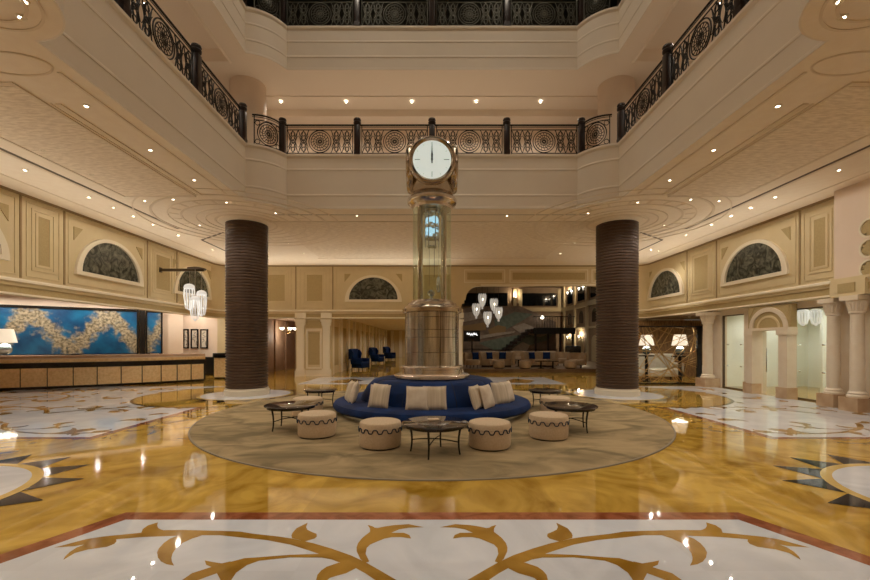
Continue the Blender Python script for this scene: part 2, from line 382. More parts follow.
# side panels of white marble with the same scrolls
for sgn in (1,-1):
    xo = 13.2 if sgn < 0 else 9.62
    fl.mat(2).poly([(sgn*5.30,6.42),(sgn*5.30,9.75),(sgn*5.30,14.3),(sgn*xo,14.3),(sgn*xo,6.42)], .0008)
    fl.mat(1).poly([(sgn*5.45,6.54),(sgn*5.45,14.2),(sgn*xo,14.2),(sgn*xo,6.54)], .0014)
    for k, poly in enumerate(SC_F):
        for (ox, oy, rz, s, mir) in ((5.42,8.15,-90,.6,1),(5.42,8.15,-90,.6,-1),(8.0,6.55,180,.95,1),(8.0,6.55,180,.95,-1),(8.2,9.9,0,.95,1),(8.2,9.9,0,.95,-1),(12.3,8.6,90,1.0,1),(12.3,8.6,90,1.0,-1),(10.6,13.6,0,.9,1),(10.6,13.6,0,.9,-1),(9.6,9.4,150,.8,1),(9.3,11.4,30,.8,-1)):
            if sgn > 0 and ox > 9.3: continue
            c, q = cos(R(rz)), sin(R(rz)); pts = []
            for x, y in poly:
                x, y = mir*x*s, (y-3.5)*s
                u, w = ox+x*c-y*q, oy+x*q+y*c
                pts.append((sgn*u, w))
            if max(abs(p[0]) for p in pts) > xo-.05 or min(p[1] for p in pts) < 6.52 or max(p[1] for p in pts) > 14.1: continue
            fl.mat(3).poly(pts, .0020+.0001*k)
    rr = random.Random(11)
    for gx in range(8):                              # scattered acanthus leaves between the scrolls
        for gy in range(8):
            ox, oy = 6.0+gx*.98+rr.uniform(-.3,.3), 6.95+gy*.9+rr.uniform(-.25,.25)
            poly = SC_F[rr.choice((2,3,6,7,1))]; mx_, my_ = sum(p[0] for p in poly)/len(poly), sum(p[1] for p in poly)/len(poly)
            t = rr.uniform(0,2*pi); s = rr.uniform(1.1,1.7); c, q = cos(t), sin(t)
            pts = [(sgn*(ox+((x-mx_)*c-(y-my_)*q)*s), oy+((x-mx_)*q+(y-my_)*c)*s) for x,y in poly]
            if max(abs(p[0]) for p in pts) > xo-.1 or min(abs(p[0]) for p in pts) < 5.55 or min(p[1] for p in pts) < 6.6: continue
            fl.mat(3).poly(pts,.0029)
    # round gold field with a dark rim behind, star medallions round both columns of a side
    fl.mat(4).poly(circ(sgn*5.75,COLY-.05,2.45), .0032); fl.mat(0).poly(circ(sgn*5.75,COLY-.05,2.38), .0036)
    for cy, r1, r2, rt in ((COLY,1.20,1.30,1.75),(3.88,1.12,1.22,1.64)):
        cx = sgn*(COLX if cy > 5 else 5.34)
        for k in range(16):
            a = k*pi/8+.02; h = .19
            fl.mat(4).poly([(cx+r2*cos(a-h),cy+r2*sin(a-h)),(cx+rt*cos(a),cy+rt*sin(a)),(cx+r2*cos(a+h),cy+r2*sin(a+h)),(cx,cy)], .0042)
        fl.mat(5).poly(circ(cx,cy,r2), .0046); fl.mat(1).poly(circ(cx,cy,r1 if cy > 5 else r1), .0050)
# pale cross band in front of the back wall
fl.mat(1).poly([(-4.9,14.9),(4.9,14.9),(4.9,18.0),(-4.9,18.0)], .0014)
for x in (-3.4,-1.1,1.1,3.4): fl.mat(3).poly([(x-.6,15.6),(x+.2,15.3),(x+.7,16.4),(x+.1,17.3),(x-.4,16.5)], .002)
struct(fl.build('floor', FM, smooth=0, fixn=False))

# ---- lobby ceiling with its plaster relief
ce = MB(); CM = ['ceiling_plaster','raffia_plaster','relief_plaster','slot_dark']
ce.mat(0).poly([(-XW-.3,-6),(XW+.3,-6),(XW+.3,YB+.3),(-XW-.3,YB+.3)], ZC, [LOOP])
def strip(x0,x1,y0,y1,m,h=.014): ce.mat(m).box(x0,x1,y0,y1,ZC-h,ZC+.02)
for s in (-1,1):
    X = lambda a,b: (min(s*a,s*b), max(s*a,s*b))
    strip(*X(4.80,4.84),5.3,9.6,2); strip(*X(5.42,5.50),6.0,9.7,2,.02); strip(*X(5.56,5.58),6.0,9.7,2)
    strip(*X(5.66,7.30),5.6,9.75,1,.010); strip(*X(5.62,5.66),5.55,9.8,2,.02); strip(*X(7.30,7.35),5.55,9.8,2,.02)
    strip(*X(5.62,7.35),5.5,5.56,2,.02); strip(*X(5.62,7.35),9.75,9.80,2,.02)
    strip(*X(7.73,7.80),3.2,12.6,3,.003); strip(*X(7.80,7.88),3.2,12.6,2,.012); strip(*X(8.9,8.94),3,17,2,.01)
    for r in (.80,1.05,1.28,1.62,1.95,2.3,2.34,2.7):
        w = .05 if r in (.8,1.62,2.3) else .025
        ce.mat(2).lathe([(r,ZC+.01),(r,ZC-.014),(r+w,ZC-.014),(r+w,ZC+.01)], 64, c=(s*COLX,COLY,0))
    for k in range(24):                              # fluted rosette round the column head
        a = 2*pi*k/24; ce.mat(2).at(T(s*COLX,COLY,0,rz=a)).box(1.70,1.92,-.03,.03,ZC-.01,ZC+.01).at()
    for r in (.45,.58): ce.mat(2).lathe([(r,ZC+.01),(r,ZC-.012),(r+.03,ZC-.012),(r+.03,ZC+.01)], 48, c=(s*AX,AY0,0))
    for (cx, cy, rx, ry) in ((5.25,5.15,.45,.22),(6.3,4.9,.9,.3)):      # flat oval mouldings
        ce.mat(2).tube([(s*cx+rx*cos(2*pi*i/40), cy+ry*sin(2*pi*i/40), ZC) for i in range(40)], .016, 6, True)
    for a in range(5):                               # nested lozenge in the near corner
        q = 1.5-.28*a; pts = [(6.6-q,4.1),(6.6,4.1+.55*q),(6.6+q,4.1),(6.6,4.1-.55*q)]
        ce.mat(2).tube([(s*x,y,ZC) for x,y in pts], .015, 6, True)
    for (a, b) in (((7.82,13.95),(6.6,13.0)),((7.82,13.95),(7.85,15.6)),((7.85,15.6),(6.6,16.6))):
        dx, dy = b[0]-a[0], b[1]-a[1]; L = hypot(dx,dy)
        ce.mat(3).at(T(s*a[0],a[1],0,rz=atan2(dy,s*dx))).box(0,L,-.035,.035,ZC-.004,ZC+.02).at()
strip(-4.6,4.6,11.9,16.9,1,.008); strip(-4.7,4.7,11.8,11.86,2,.02); strip(-4.7,4.7,16.9,16.96,2,.02); strip(-4.2,4.2,11.2,11.23,3,.003)
struct(ce.build('ceiling', CM, smooth=25, fixn=False))

# ---- atrium parapets, galleries and the roof
def parapet(z0, z1, name, lines):
    pf = [(-.02,z0+.02),(0,z0),(.02,z0),(.02,z0+.04),(.005,z0+.06)]
    for z in lines: pf += [(pf[-1][0],z-.03),(pf[-1][0]+.010,z-.02),(pf[-1][0]+.010,z+.01),(max(0,pf[-1][0]-.002),z+.03)]
    d = pf[-1][0]; pf += [(d,z1-.10),(d+.015,z1-.08),(.035,z1-.05),(.035,z1),(-.3,z1)]
    struct(MB().sweep(LOOP, pf, True).build(name, 'parapet_paint', smooth=30))
parapet(ZC, 6.42, 'wall_atrium_lower', (5.36, 6.03)); parapet(8.63, 9.77, 'wall_atrium_upper', (8.98, 9.38))
LI = loop(-.25)
g = MB(); g.poly([(-7.6,1.5),(7.6,1.5),(7.6,13.1),(-7.6,13.1)], 6.41, [LI]); struct(g.build('floor_gallery', 'gallery_bounce', smooth=0, fixn=False))
g = MB(); XS, YS = 5.1, 10.4
g.poly([(-XS,1.5),(XS,1.5),(XS,YS),(7.7,YS),(7.7,13.2),(-7.7,13.2),(-7.7,YS),(-XS,YS)], 8.63, [LOOP])
for s in (-1,1):
    g.add([(s*XS,1.5,8.63),(s*XS,YS,8.63),(s*XS,YS,8.95),(s*XS,1.5,8.95)], [(0,1,2,3)])
    g.add([(s*XS,YS,8.63),(s*7.7,YS,8.63),(s*7.7,YS,8.95),(s*XS,YS,8.95)], [(0,1,2,3)])
    g.add([(s*XS,1.5,8.95),(s*7.7,1.5,8.95),(s*7.7,YS,8.95),(s*XS,YS,8.95)], [(0,1,2,3)])
    g.add([(s*XS,1.5,8.56),(s*(XS-.04),1.5,8.6),(s*(XS-.04),YS,8.6),(s*XS,YS,8.56)], [(0,1,2,3)])
g.box(-7.6,7.6,11.85,11.93,8.60,8.64); g.box(-7.6,7.6,12.55,13.1,8.42,8.64)
struct(g.build('ceiling_gallery', 'gallery_ceiling', smooth=0, fixn=False))
g = MB(); g.box(-7.7,7.7,13.1,13.3,6.3,8.7); g.box(-7.6,7.6,13.02,13.1,6.4,6.6); struct(g.build('wall_gallery_back', 'gallery_paint', smooth=0))
for s, nm in ((-1,'left'),(1,'right')):
    g = MB(); g.box(min(s*7.6,s*7.8),max(s*7.6,s*7.8),1.5,13.1,6.3,9.0)
    g.at(T(s*5.1,11.4,0)).cyl(.47,6.41,8.63,40).lathe([(.47,6.41),(.53,6.41),(.53,6.6),(.47,6.66)],40).at()
    struct(g.build('wall_gallery_'+nm, 'gallery_paint'))
g = MB(); g.box(-7.7,7.7,1.3,1.5,6.3,9.0); struct(g.build('wall_gallery_front', 'gallery_paint', smooth=0))
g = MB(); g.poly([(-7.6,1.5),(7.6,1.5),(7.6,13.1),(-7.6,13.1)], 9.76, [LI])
struct(g.build('floor_upper', 'upper_unlit', smooth=0, fixn=False))
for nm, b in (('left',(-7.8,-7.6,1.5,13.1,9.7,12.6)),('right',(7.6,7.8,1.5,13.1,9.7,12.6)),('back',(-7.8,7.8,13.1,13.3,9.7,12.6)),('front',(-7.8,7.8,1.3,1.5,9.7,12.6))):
    struct(MB().box(*b).build('wall_upper_'+nm, 'upper_unlit', smooth=0))
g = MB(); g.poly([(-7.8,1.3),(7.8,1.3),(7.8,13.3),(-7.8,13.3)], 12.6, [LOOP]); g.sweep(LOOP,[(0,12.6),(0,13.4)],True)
struct(g.build('ceiling_upper', 'upper_unlit', smooth=0, fixn=False))

# ---- walls with the panelled frieze
WB = Matrix(((1,0,0,0),(0,0,-1,YB),(0,1,0,0),(0,0,0,1)))
WL = Matrix(((0,0,1,-XW),(1,0,0,0),(0,1,0,0),(0,0,0,1)))
WR = Matrix(((0,0,-1,XW),(-1,0,0,0),(0,1,0,0),(0,0,0,1)))
WM = ['cream_paint','white_trim','tan_panel','shadow_gap','blush_wall']
FP = [(0,5.0),(.05,5.0),(.05,4.955),(.0,4.95),(0,3.0),(.05,2.99),(.11,2.95),(.11,2.91),(.05,2.88),(.05,2.82),(.02,2.815),(.02,2.655),(.05,2.65),(.10,2.63),(.10,2.60),(-.12,2.60),(-.12,3.3)]
FPM = [3,3,3,0,1,1,1,0,0,0,2,0,1,1,0,0]
def frame(mb, u0,u1,v0,v1,w,t):
    mb.box(u0,u1,v1-t,v1,0,w); mb.box(u0,u1,v0,v0+t,0,w); mb.box(u0,u0+t,v0+t,v1-t,0,w); mb.box(u1-t,u1,v0+t,v1-t,0,w)
def narrow(mb, M, u0, u1):
    mb.at(M).mat(0); frame(mb,u0+.09,u1-.09,3.08,4.87,.02,.03)
    q = min(.40,(u1-u0)*.36); c = .06
    frame(mb,u0+q-.16,u1-q+.16,3.24,4.74,.02,.05)
    frame(mb,u0+q-.06,u1-q+.06,3.34,4.64,.02,.06); mb.mat(2).box(u0+q,u1-q,3.40,4.58,0,.01).at()
def arch(uc, v0, rx, ry, n=28): return [(uc+rx*cos(pi*i/n), v0+ry*sin(pi*i/n)) for i in range(n+1)]
NWIN = [0]
def lunette(mb, M, u0, u1, uc=None):
    uc = (u0+u1)/2 if uc is None else uc
    mb.at(M).mat(0); frame(mb,u0+.08,u1-.08,3.08,4.87,.02,.03)
    for s in (-1,1):
        a = [(uc+s*1.30,4.62),(uc+s*1.02,4.62),(uc+s*1.30,4.26)]
        mb.mat(2).prism(a, .0, .02)
    mb.at()
    NWIN[0] += 1
    f = MB().at(M)
    o = arch(uc,3.36,1.28,1.20); i = arch(uc,3.46,1.10,1.00)
    n = len(o); vs = [(x,y,.0) for x,y in o]+[(x,y,.075) for x,y in o]+[(x,y,.075) for x,y in i]+[(x,y,.0) for x,y in i]; fs = []
    for k in range(3):
        for j in range(n): fs.append((k*n+j, k*n+(j+1) % n, (k+1)*n+(j+1) % n, (k+1)*n+j))
    f.add(vs, fs); w = struct(f.build('window_%d' % NWIN[0], 'white_trim'))
    p = MB().at(M).prism(i, 0, .012)
    for k in range(1,6):
        a = pi*k/6; p.tube([(uc+.25*cos(a),3.46+.22*sin(a),.014),(uc+1.08*cos(a),3.46+.98*sin(a),.014)], .008, 4)
    for q in (.25,.65): p.tube([(x,y,.014) for x,y in arch(uc,3.46,1.1*q,1.0*q,16)], .008, 4)
    p.build('pane', 'lunette_glass', w)
def sep(mb, M, u): mb.at(M).mat(3).box(u-.022,u+.022,3.02,4.95,0,.02).at()
def arc2(cx, cy, r, a, b, n=6): return [(cx+r*cos(R(a+(b-a)*i/n)), cy+r*sin(R(a+(b-a)*i/n))) for i in range(n+1)]
right_path = [(XW,-6),(XW,17.9)]
w = MB(); w.sweep([(XW,-6),(XW,14.0)]+arc2(XW-.6,YB-.6,.6,0,90)+[(8.2,YB)], FP, mats=FPM)
for u0, u1 in ((-10.70,-9.62),(-15.42,-13.88)): narrow(w, WR, u0, u1)
for u0, u1 in ((-13.83,-10.75),(-18.4,-15.47)): lunette(w, WR, u0, u1, -12.3 if u0 > -14 else -16.9)
for u in (-9.6,-10.72,-13.85,-15.45): sep(w, WR, u)
# tower pier that stands forward, with its round rosettes
w.mat(4).box(9.30,9.62,-6,9.50,2.95,5.0); w.mat(0).box(9.24,9.62,-6,9.53,2.90,2.96); w.mat(2).box(9.28,9.62,-6,9.50,2.66,2.80); w.mat(0).box(9.30,9.62,-6,9.50,2.55,2.9)
w.box(9.22,9.62,8.75,9.53,2.55,2.9); w.mat(2).box(9.205,9.22,8.95,9.33,2.63,2.83)
MR = Matrix(((0,0,-1,9.30),(-1,0,0,0),(0,1,0,0),(0,0,0,1)))
for v in (3.95,3.52,3.08): 
    w.at(MR).mat(1).lathe([(.21,0),(.21,.03),(.17,.03),(.17,.0)],28,c=(-8.72,v,0)); w.mat(2).lathe([(0,.012),(.17,.012)],28,c=(-8.72,v,0))
    w.mat(1).lathe([(.21,0),(.21,.03),(.17,.03),(.17,.0)],28,c=(-8.28,v,0)); w.mat(2).lathe([(0,.012),(.17,.012)],28,c=(-8.28,v,0))
w.at()
struct(w.build('wall_right', WM))
w = MB(); w.sweep([(1.25,YB)]+[(-9.0,YB)]+arc2(-XW+.6,YB-.6,.6,90,180)[1:]+[(-XW,-6)], FP, mats=FPM)
for u0, u1 in ((9.62,10.68),(13.88,15.42)): narrow(w, WL, u0, u1)
for u0, u1, c in ((10.75,13.83,12.3),(15.47,18.0,16.5),(6.4,9.55,8.0)): lunette(w, WL, u0, u1, c)
for u in (9.58,10.72,13.85,15.45,6.35): sep(w, WL, u)
narrow(w, WB, -8.2,-6.25); narrow(w, WB, -6.05,-4.55); lunette(w, WB, -4.42,-.88); narrow(w, WB, -.75,1.2)
for u in (-8.3,-6.15,-4.48,-.82): sep(w, WB, u)
struct(w.build('wall_left', WM))
# header over the wide lounge opening, with rounded stepped corners
h = MB().at(WB); z0 = 4.10
def corner(x, s): return [(x+s*.0,3.0),(x+s*.0,3.30),(x+s*.08,3.30),(x+s*.08,3.46)]+[(x+s*(.14+.62*(1-cos(pi/2*i/8))),3.46+.62*sin(pi/2*i/8)) for i in range(9)]
pts = [(1.25,5.0),(1.25,3.0)]+[(x,z) for x,z in corner(1.38,1)][1:]+[(7.3,4.1)]+[(x,z) for x,z in reversed(corner(8.2,-1))]+[(8.3,3.0),(8.3,5.0)]
h.mat(0).prism(pts,-.35,.0); h.mat(3).box(1.25,8.3,4.95,5.0,0,.05); h.mat(1).box(2.2,7.4,4.08,4.16,0,.05)
for u0,u1 in ((1.45,3.30),(3.50,7.05),(7.2,8.2)):
    h.mat(1); frame(h,u0,u1,4.22,4.82,.03,.04); h.mat(2).box(u0+.14,u1-.14,4.36,4.68,0,.012)
struct(h.build('wall_back_header', WM))
# lower back wall: piers, pilasters and panels
lb = MB().at(WB)
def pilaster(u0,u1,w=.10):
    c = (u0+u1)/2; hw = (u1-u0)/2
    lb.mat(1).box(u0+.04,u1-.04,.32,2.3,0,w); lb.box(u0-.03,u1+.03,0,.26,0,w+.06); lb.box(u0,u1,.26,.34,0,w+.03)
    lb.box(u0,u1,2.28,2.34,0,w+.03); lb.box(u0-.02,u1+.02,2.34,2.46,0,w+.02); lb.box(u0-.05,u1+.05,2.46,2.56,0,w+.06); lb.box(u0-.04,u1+.04,2.62,2.86,0,w+.02)
lb.mat(0).box(-6.15,-4.55,0,2.64,-.35,0); pilaster(-6.12,-5.72); pilaster(-4.95,-4.56)
lb.mat(1); frame(lb,-5.68,-4.98,.34,2.12,.04,.07); lb.mat(2).box(-5.58,-5.08,.52,1.98,0,.012); lb.box(-5.68,-4.98,2.18,2.52,0,.02); lb.mat(1).box(-5.70,-4.97,0,.28,0,.06)
lb.mat(0).box(-1.15,1.40,0,2.64,-.35,0); lb.box(1.0,1.40,2.5,3.05,-.35,.0); pilaster(-1.1,-.7); pilaster(1.0,1.38)
lb.mat(1); frame(lb,-.6,.9,.34,2.2,.04,.08); lb.mat(2).box(-.45,.75,.5,2.05,0,.012)
lb.mat(0).box(-9.7,-7.75,0,2.64,-.35,0); lb.box(8.2,9.7,0,2.64,-.35,0); pilaster(-7.95,-7.6)
struct(lb.build('wall_back', WM))
# front wall behind the camera closes the lobby
g = MB(); g.mat(0).box(-XW-.3,XW+.3,-6.2,-6,0,5.05); struct(g.build('wall_front', WM))
# ---- reception alcove on the left
g = MB(); g.mat(0).sweep([(-11.30,18.66),(-18.7,13.43),(-18.7,4.0),(-9.5,4.0)], [(0,0),(0,3.4)]); 
struct(g.build('wall_alcove', 'blush_wall', smooth=0))
g = MB(); g.box(-12.6,-9.3,19.6,19.75,0,3.4); g.box(-12.75,-12.6,18.4,19.75,0,3.4); g.box(-9.45,-9.3,18.7,19.6,0,3.4); struct(g.build('wall_pictures', 'blush_wall', smooth=0))
g = MB(); g.box(-19,-9.66,3.5,20,3.3,3.4); struct(g.build('ceiling_alcove', 'ceiling_plaster', smooth=0))
# ---- storefront on the right
g = MB(); X0, X1 = 9.75, 9.95
for y0, y1, z0, z1 in ((-6,10.1,0,2.6),(11.2,11.46,0,2.6),(12.22,12.84,0,2.6),(13.86,14.3,0,2.6),(10.1,11.2,2.42,2.6),(11.46,12.22,1.86,2.6),(12.84,13.86,2.42,2.6)): g.mat(0).box(X0,X1,y0,y1,z0,z1)
struct(g.build('wall_storefront', 'stone_cream', smooth=0))
for k,(y0,y1) in enumerate(((-6,10.08),(12.47,12.8),(13.9,14.3))): struct(MB().box(X0-.07,X0,y0,y1,0,.30).build('trim_%d' % (k+1),'plinth_marble',smooth=0))
for k, (y0, y1, side) in enumerate(((10.1,11.2,'near'),(12.84,13.86,'far'))):
    f = MB(); f.box(9.80,9.86,y0,y0+.03,0,2.42).box(9.80,9.86,y1-.04,y1,0,2.42).box(9.80,9.86,y0,y1,2.39,2.42).box(9.80,9.86,y0,y1,0,.04)
    o = struct(f.build('window_%d' % (NWIN[0]+1+k), 'slot_dark', smooth=0))
    MB().box(9.825,9.837,y0+.03,y1-.04,.04,2.39).build('pane', 'shop_glass', o, smooth=0)
    p = MB()
    for y in (y0+.2,y1-.22):
        for z in (.75,1.45): p.at(T(9.81,y,z,ry=pi/2)).cyl(.022,-.02,.03,12)
    p.build('glass_fixing', 'silver', o)
# portal: arch on two pilasters in front of the shop door
p = MB()
for y0, y1 in ((10.94,11.26),(12.14,12.42)):
    p.mat(0).box(9.5,9.75,y0+.02,y1-.02,.3,1.72); p.mat(1).box(9.46,9.75,y0-.02,y1+.02,0,.30); p.mat(0).box(9.47,9.75,y0-.02,y1+.02,1.72,1.86)
p.box(9.48,9.75,10.92,12.44,1.86,1.93); 
MP = Matrix(((0,0,-1,9.75),(-1,0,0,0),(0,1,0,0),(0,0,0,1))); p.at(MP)
p.mat(3).prism([(-12.42,1.93),(-10.94,1.93),(-10.94,2.55),(-12.42,2.55)],0,.16)
def ring(rx0,ry0,rx1,ry1,w,m):
    o, i = arch(-11.68,1.93,rx1,ry1,20), arch(-11.68,1.93,rx0,ry0,20); p.mat(m).prism(o+i[::-1],.1,w)
ring(.54,.46,.66,.58,.20,0); ring(.34,.29,.40,.35,.18,2)
for s in (-1,1): p.mat(3).prism([(-11.68+s*.68,2.52),(-11.68+s*.48,2.52),(-11.68+s*.68,2.25)],.1,.175)
p.at(); 
o = p.build('arched_portal', ['stone_cream','plinth_marble','cream_paint','tan_panel']); o.location.x = -.03; tag(o,'cream stone portal with arched pediment around the glass shop door','portal',kind='thing')
d = MB(); d.box(9.83,9.842,11.47,12.21,.02,1.85); o = struct(d.build('door_1','shop_glass',smooth=0))
d = MB(); d.at(T(9.81,12.05,1.0)).cyl(.012,-.35,.35,8).build('door_handle','silver',o)
# shop behind the glass
g = MB(); g.box(9.95,13.0,9.0,9.1,0,2.75).box(9.95,13.0,14.2,14.3,0,2.75).box(13.0,13.1,9.0,14.3,0,2.75); g.box(11.6,13.0,12.2,12.28,0,2.75)
struct(g.build('wall_shop','shop_white',smooth=0)); struct(MB().box(9.95,13.1,9.0,14.3,2.75,2.8).build('ceiling_shop','shop_white',smooth=0))
# seating recess behind the screen
g = MB(); g.box(8.25,14.0,18.42,18.55,0,2.52); struct(g.build('wall_reeds','reed_wall',smooth=0))
struct(MB().box(13.9,14.0,14.3,18.5,0,2.7).build('wall_recess','lounge_wall',smooth=0)); struct(MB().box(9.62,14,14.31,18.5,2.56,2.62).build('ceiling_recess','dark_soffit',smooth=0))
# ---- corridor, hall and lounge beyond the back wall
g = MB(); g.box(-8.4,-8.3,18.9,27,0,2.8).box(-5.95,-5.85,18.9,27,0,2.8).box(-8.4,-5.85,27,27.1,0,2.8)
for y in (20,21.6,23.2,24.8): g.box(-6.02,-5.95,y,y+.35,0,2.7).box(-8.3,-8.23,y,y+.35,0,2.7)
struct(g.build('wall_corridor','corridor_brown',smooth=0)); struct(MB().box(-8.4,-5.85,18.9,27,2.75,2.8).build('ceiling_corridor','corridor_brown',smooth=0))
g = MB(); g.mat(0).box(-4.95,-4.8,18.9,44,0,2.9).box(-.95,-.8,18.9,44,0,2.9).box(-4.95,-.8,44,44.2,0,2.9)
for k in range(13):
    y = 19.3+k*1.9
    for x0, x1 in ((-4.8,-4.68),(-1.07,-.95)):
        g.mat(1).box(x0,x1,y,y+.4,0,2.8); g.mat(2).box(x0+(-.0 if x0 < -2 else .09),x1-(.09 if x0 < -2 else 0),y+.65,y+1.65,.4,2.3)
for x in (-4.4,-3.5,-2.6,-1.7): g.mat(1).box(x,x+.3,43.8,44,0,2.8)
struct(g.build('wall_hall',['cream_paint','white_trim','tan_panel'],smooth=0)); struct(MB().box(-4.95,-.8,18.9,44.2,2.85,2.95).build('ceiling_hall','ceiling_plaster',smooth=0))
LZ = .18
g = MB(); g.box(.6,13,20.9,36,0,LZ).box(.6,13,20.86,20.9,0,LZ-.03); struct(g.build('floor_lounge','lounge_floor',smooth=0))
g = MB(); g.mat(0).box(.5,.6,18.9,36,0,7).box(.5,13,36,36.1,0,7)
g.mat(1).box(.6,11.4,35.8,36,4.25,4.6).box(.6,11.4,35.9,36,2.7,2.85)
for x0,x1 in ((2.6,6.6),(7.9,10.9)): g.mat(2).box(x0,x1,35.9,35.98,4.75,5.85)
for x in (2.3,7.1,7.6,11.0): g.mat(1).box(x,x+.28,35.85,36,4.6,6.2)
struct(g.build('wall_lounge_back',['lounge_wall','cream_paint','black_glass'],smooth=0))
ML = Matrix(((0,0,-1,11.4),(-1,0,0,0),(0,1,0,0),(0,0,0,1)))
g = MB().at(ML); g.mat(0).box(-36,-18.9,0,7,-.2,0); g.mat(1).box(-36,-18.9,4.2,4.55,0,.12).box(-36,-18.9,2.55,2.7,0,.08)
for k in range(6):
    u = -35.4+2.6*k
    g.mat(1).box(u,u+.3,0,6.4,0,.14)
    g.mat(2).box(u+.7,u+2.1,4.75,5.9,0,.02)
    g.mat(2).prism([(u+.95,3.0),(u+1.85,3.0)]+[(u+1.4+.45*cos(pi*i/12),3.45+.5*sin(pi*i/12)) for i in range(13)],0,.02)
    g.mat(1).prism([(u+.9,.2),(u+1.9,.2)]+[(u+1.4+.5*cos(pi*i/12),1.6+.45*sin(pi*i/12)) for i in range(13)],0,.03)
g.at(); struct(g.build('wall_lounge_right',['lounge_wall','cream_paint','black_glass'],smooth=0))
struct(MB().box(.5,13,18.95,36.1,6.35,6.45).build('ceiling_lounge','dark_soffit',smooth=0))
# mezzanine with stairs in the lounge
g = MB(); g.mat(0).box(7.3,10.3,29.6,32,2.2,2.55); g.mat(1).box(7.3,10.3,29.5,29.6,2.15,2.6)
for x in (7.5,8.4,9.3,10.2): g.mat(0).box(x-.06,x+.06,29.7,29.85,.18,2.2)
for k in range(9): g.mat(0).box(6.9-.28*k,7.3-.28*k,29.8,31.6,2.3-.22*k,2.5-.22*k)
struct(g.build('floor_mezzanine',['dark_wood','black_lacquer'],smooth=0))
# ================================================================ THINGS
# ---- two ribbed columns
def column(first=None):
    t = empty('column', label='x', cat='column')
    prof = [(.545,.20)]; n = 58
    for k in range(n):
        z = .20+(ZC-.20)*k/n; h = (ZC-.20)/n
        prof += [(.545,z+.10*h),(.575,z+.28*h),(.575,z+.72*h),(.545,z+.9*h)]
    prof.append((.545,ZC))
    MB().lathe(prof,64).build('ribbed_shaft','column_bronze',t,smooth=25)
    MB().lathe([(.0,.0),(.61,0),(.61,.15),(.585,.17),(.585,.20),(0,.20)],64).build('base','column_base',t)
    MB().lathe([(.575,ZC-.07),(.66,ZC-.05),(.76,ZC-.03),(.76,ZC-.005),(.575,ZC-.005)],64).build('ceiling_collar','ceiling_plaster',t)
    return t
cl = column()
place(cl,True,(-COLX,COLY,.005),0,'dark brown ribbed round column on the side of the reception desk','ribbed columns')
place(cl,False,(COLX,COLY,.005),0,'dark brown ribbed round column on the side of the glass shopfront','ribbed columns')
# ---- rug
DC = 9.1
o = MB().lathe([(0,.012),(4.58,.012),(4.62,.010)],160).build('round_rug','rug_wool',loc=(0,DC,0)); tag(o,'huge round beige wool rug under the blue sofa','rug')
MB().lathe([(4.62,.008),(4.62,.014),(4.645,.014),(4.65,.002),(4.62,.002)],160).build('bound_edge','rug_edge',o)
RUG = .013
# ---- circular sofa
so = empty('circular_sofa',(0,9.16,RUG),0,'round blue velvet sofa ringing the foot of the tall clock','sofa')
MB().lathe([(1.2,0),(1.98,0),(1.98,.075),(1.2,.075)],96).build('plinth','silver',so)
rf = lambda a,r,z: 1
MB().lathe([(1.1,.075),(2.01,.075),(2.10,.10),(2.14,.14),(2.14,.20),(2.11,.245),(2.03,.27),(1.8,.275),(1.1,.27)],128).build('seat','blue_velvet',so)
DA = [R(-90-22+40*k) for k in range(9)]
def scal(a,r,z):
    d = min(abs((a-b+pi) % (2*pi)-pi) for b in DA); return 1+.035*(1-min(1,d/R(20)))**0 * sin(min(1,d/R(20))*pi/2)
MB().lathe([(1.52,.24),(1.49,.36),(1.38,.55),(1.29,.65),(1.24,.695),(1.17,.715),(.70,.715),(.70,.28)],180,rf=scal).build('backrest','blue_velvet',so)
prof_ = [(1.515,.26),(1.49,.36),(1.38,.55),(1.29,.65),(1.24,.695),(1.17,.715),(.85,.716)]
for a in DA: MB().tube([(r*cos(a),r*sin(a),z) for r,z in prof_],.009,5).build('welt_seam','blue_seam',so)
# ---- pillows
def pillow_mesh(w=.43,h=.45,t=.15):
    m = MB(); n = 14; vs = []; fs = []
    for s in (-1,1):
        for i in range(n+1):
            for j in range(n+1):
                u, v = 2*i/n-1, 2*j/n-1
                pin = 1-.06*(1-abs(u)**2.5)*abs(v)**3-.0; pin2 = 1-.06*(1-abs(v)**2.5)*abs(u)**3
                d = ((1-u**4)*(1-v**4))**.55
                vs.append((u*w/2*pin2, s*t/2*d, v*h/2*pin))
    N = n+1
    for s in range(2):
        for i in range(n):
            for j in range(n):
                a = s*N*N+i*N+j; q = (a,a+1,a+N+1,a+N); fs.append(q if s == 0 else q[::-1])
    return m.add(vs,fs)
def pillow(mat, band=None):
    o = pillow_mesh().build('cushion',mat,smooth=60,fixn=False)
    e = MB(); n = 10; P = []
    for k in range(4):
        for i in range(n):
            u = 2*i/n-1; q = .24*(1-.06*(1-abs(u)**2.5))
            P.append([(u*.215,0,-q*.9375),(q*.896,0,u*.225),(-u*.215,0,q*.9375),(-q*.896,0,-u*.225)][k])
    e.tube(P,.006,5,True).build('piping','pillow_linen',o)
    return o
pp = pillow('pillow_linen'); ps = pillow('pillow_stripe')
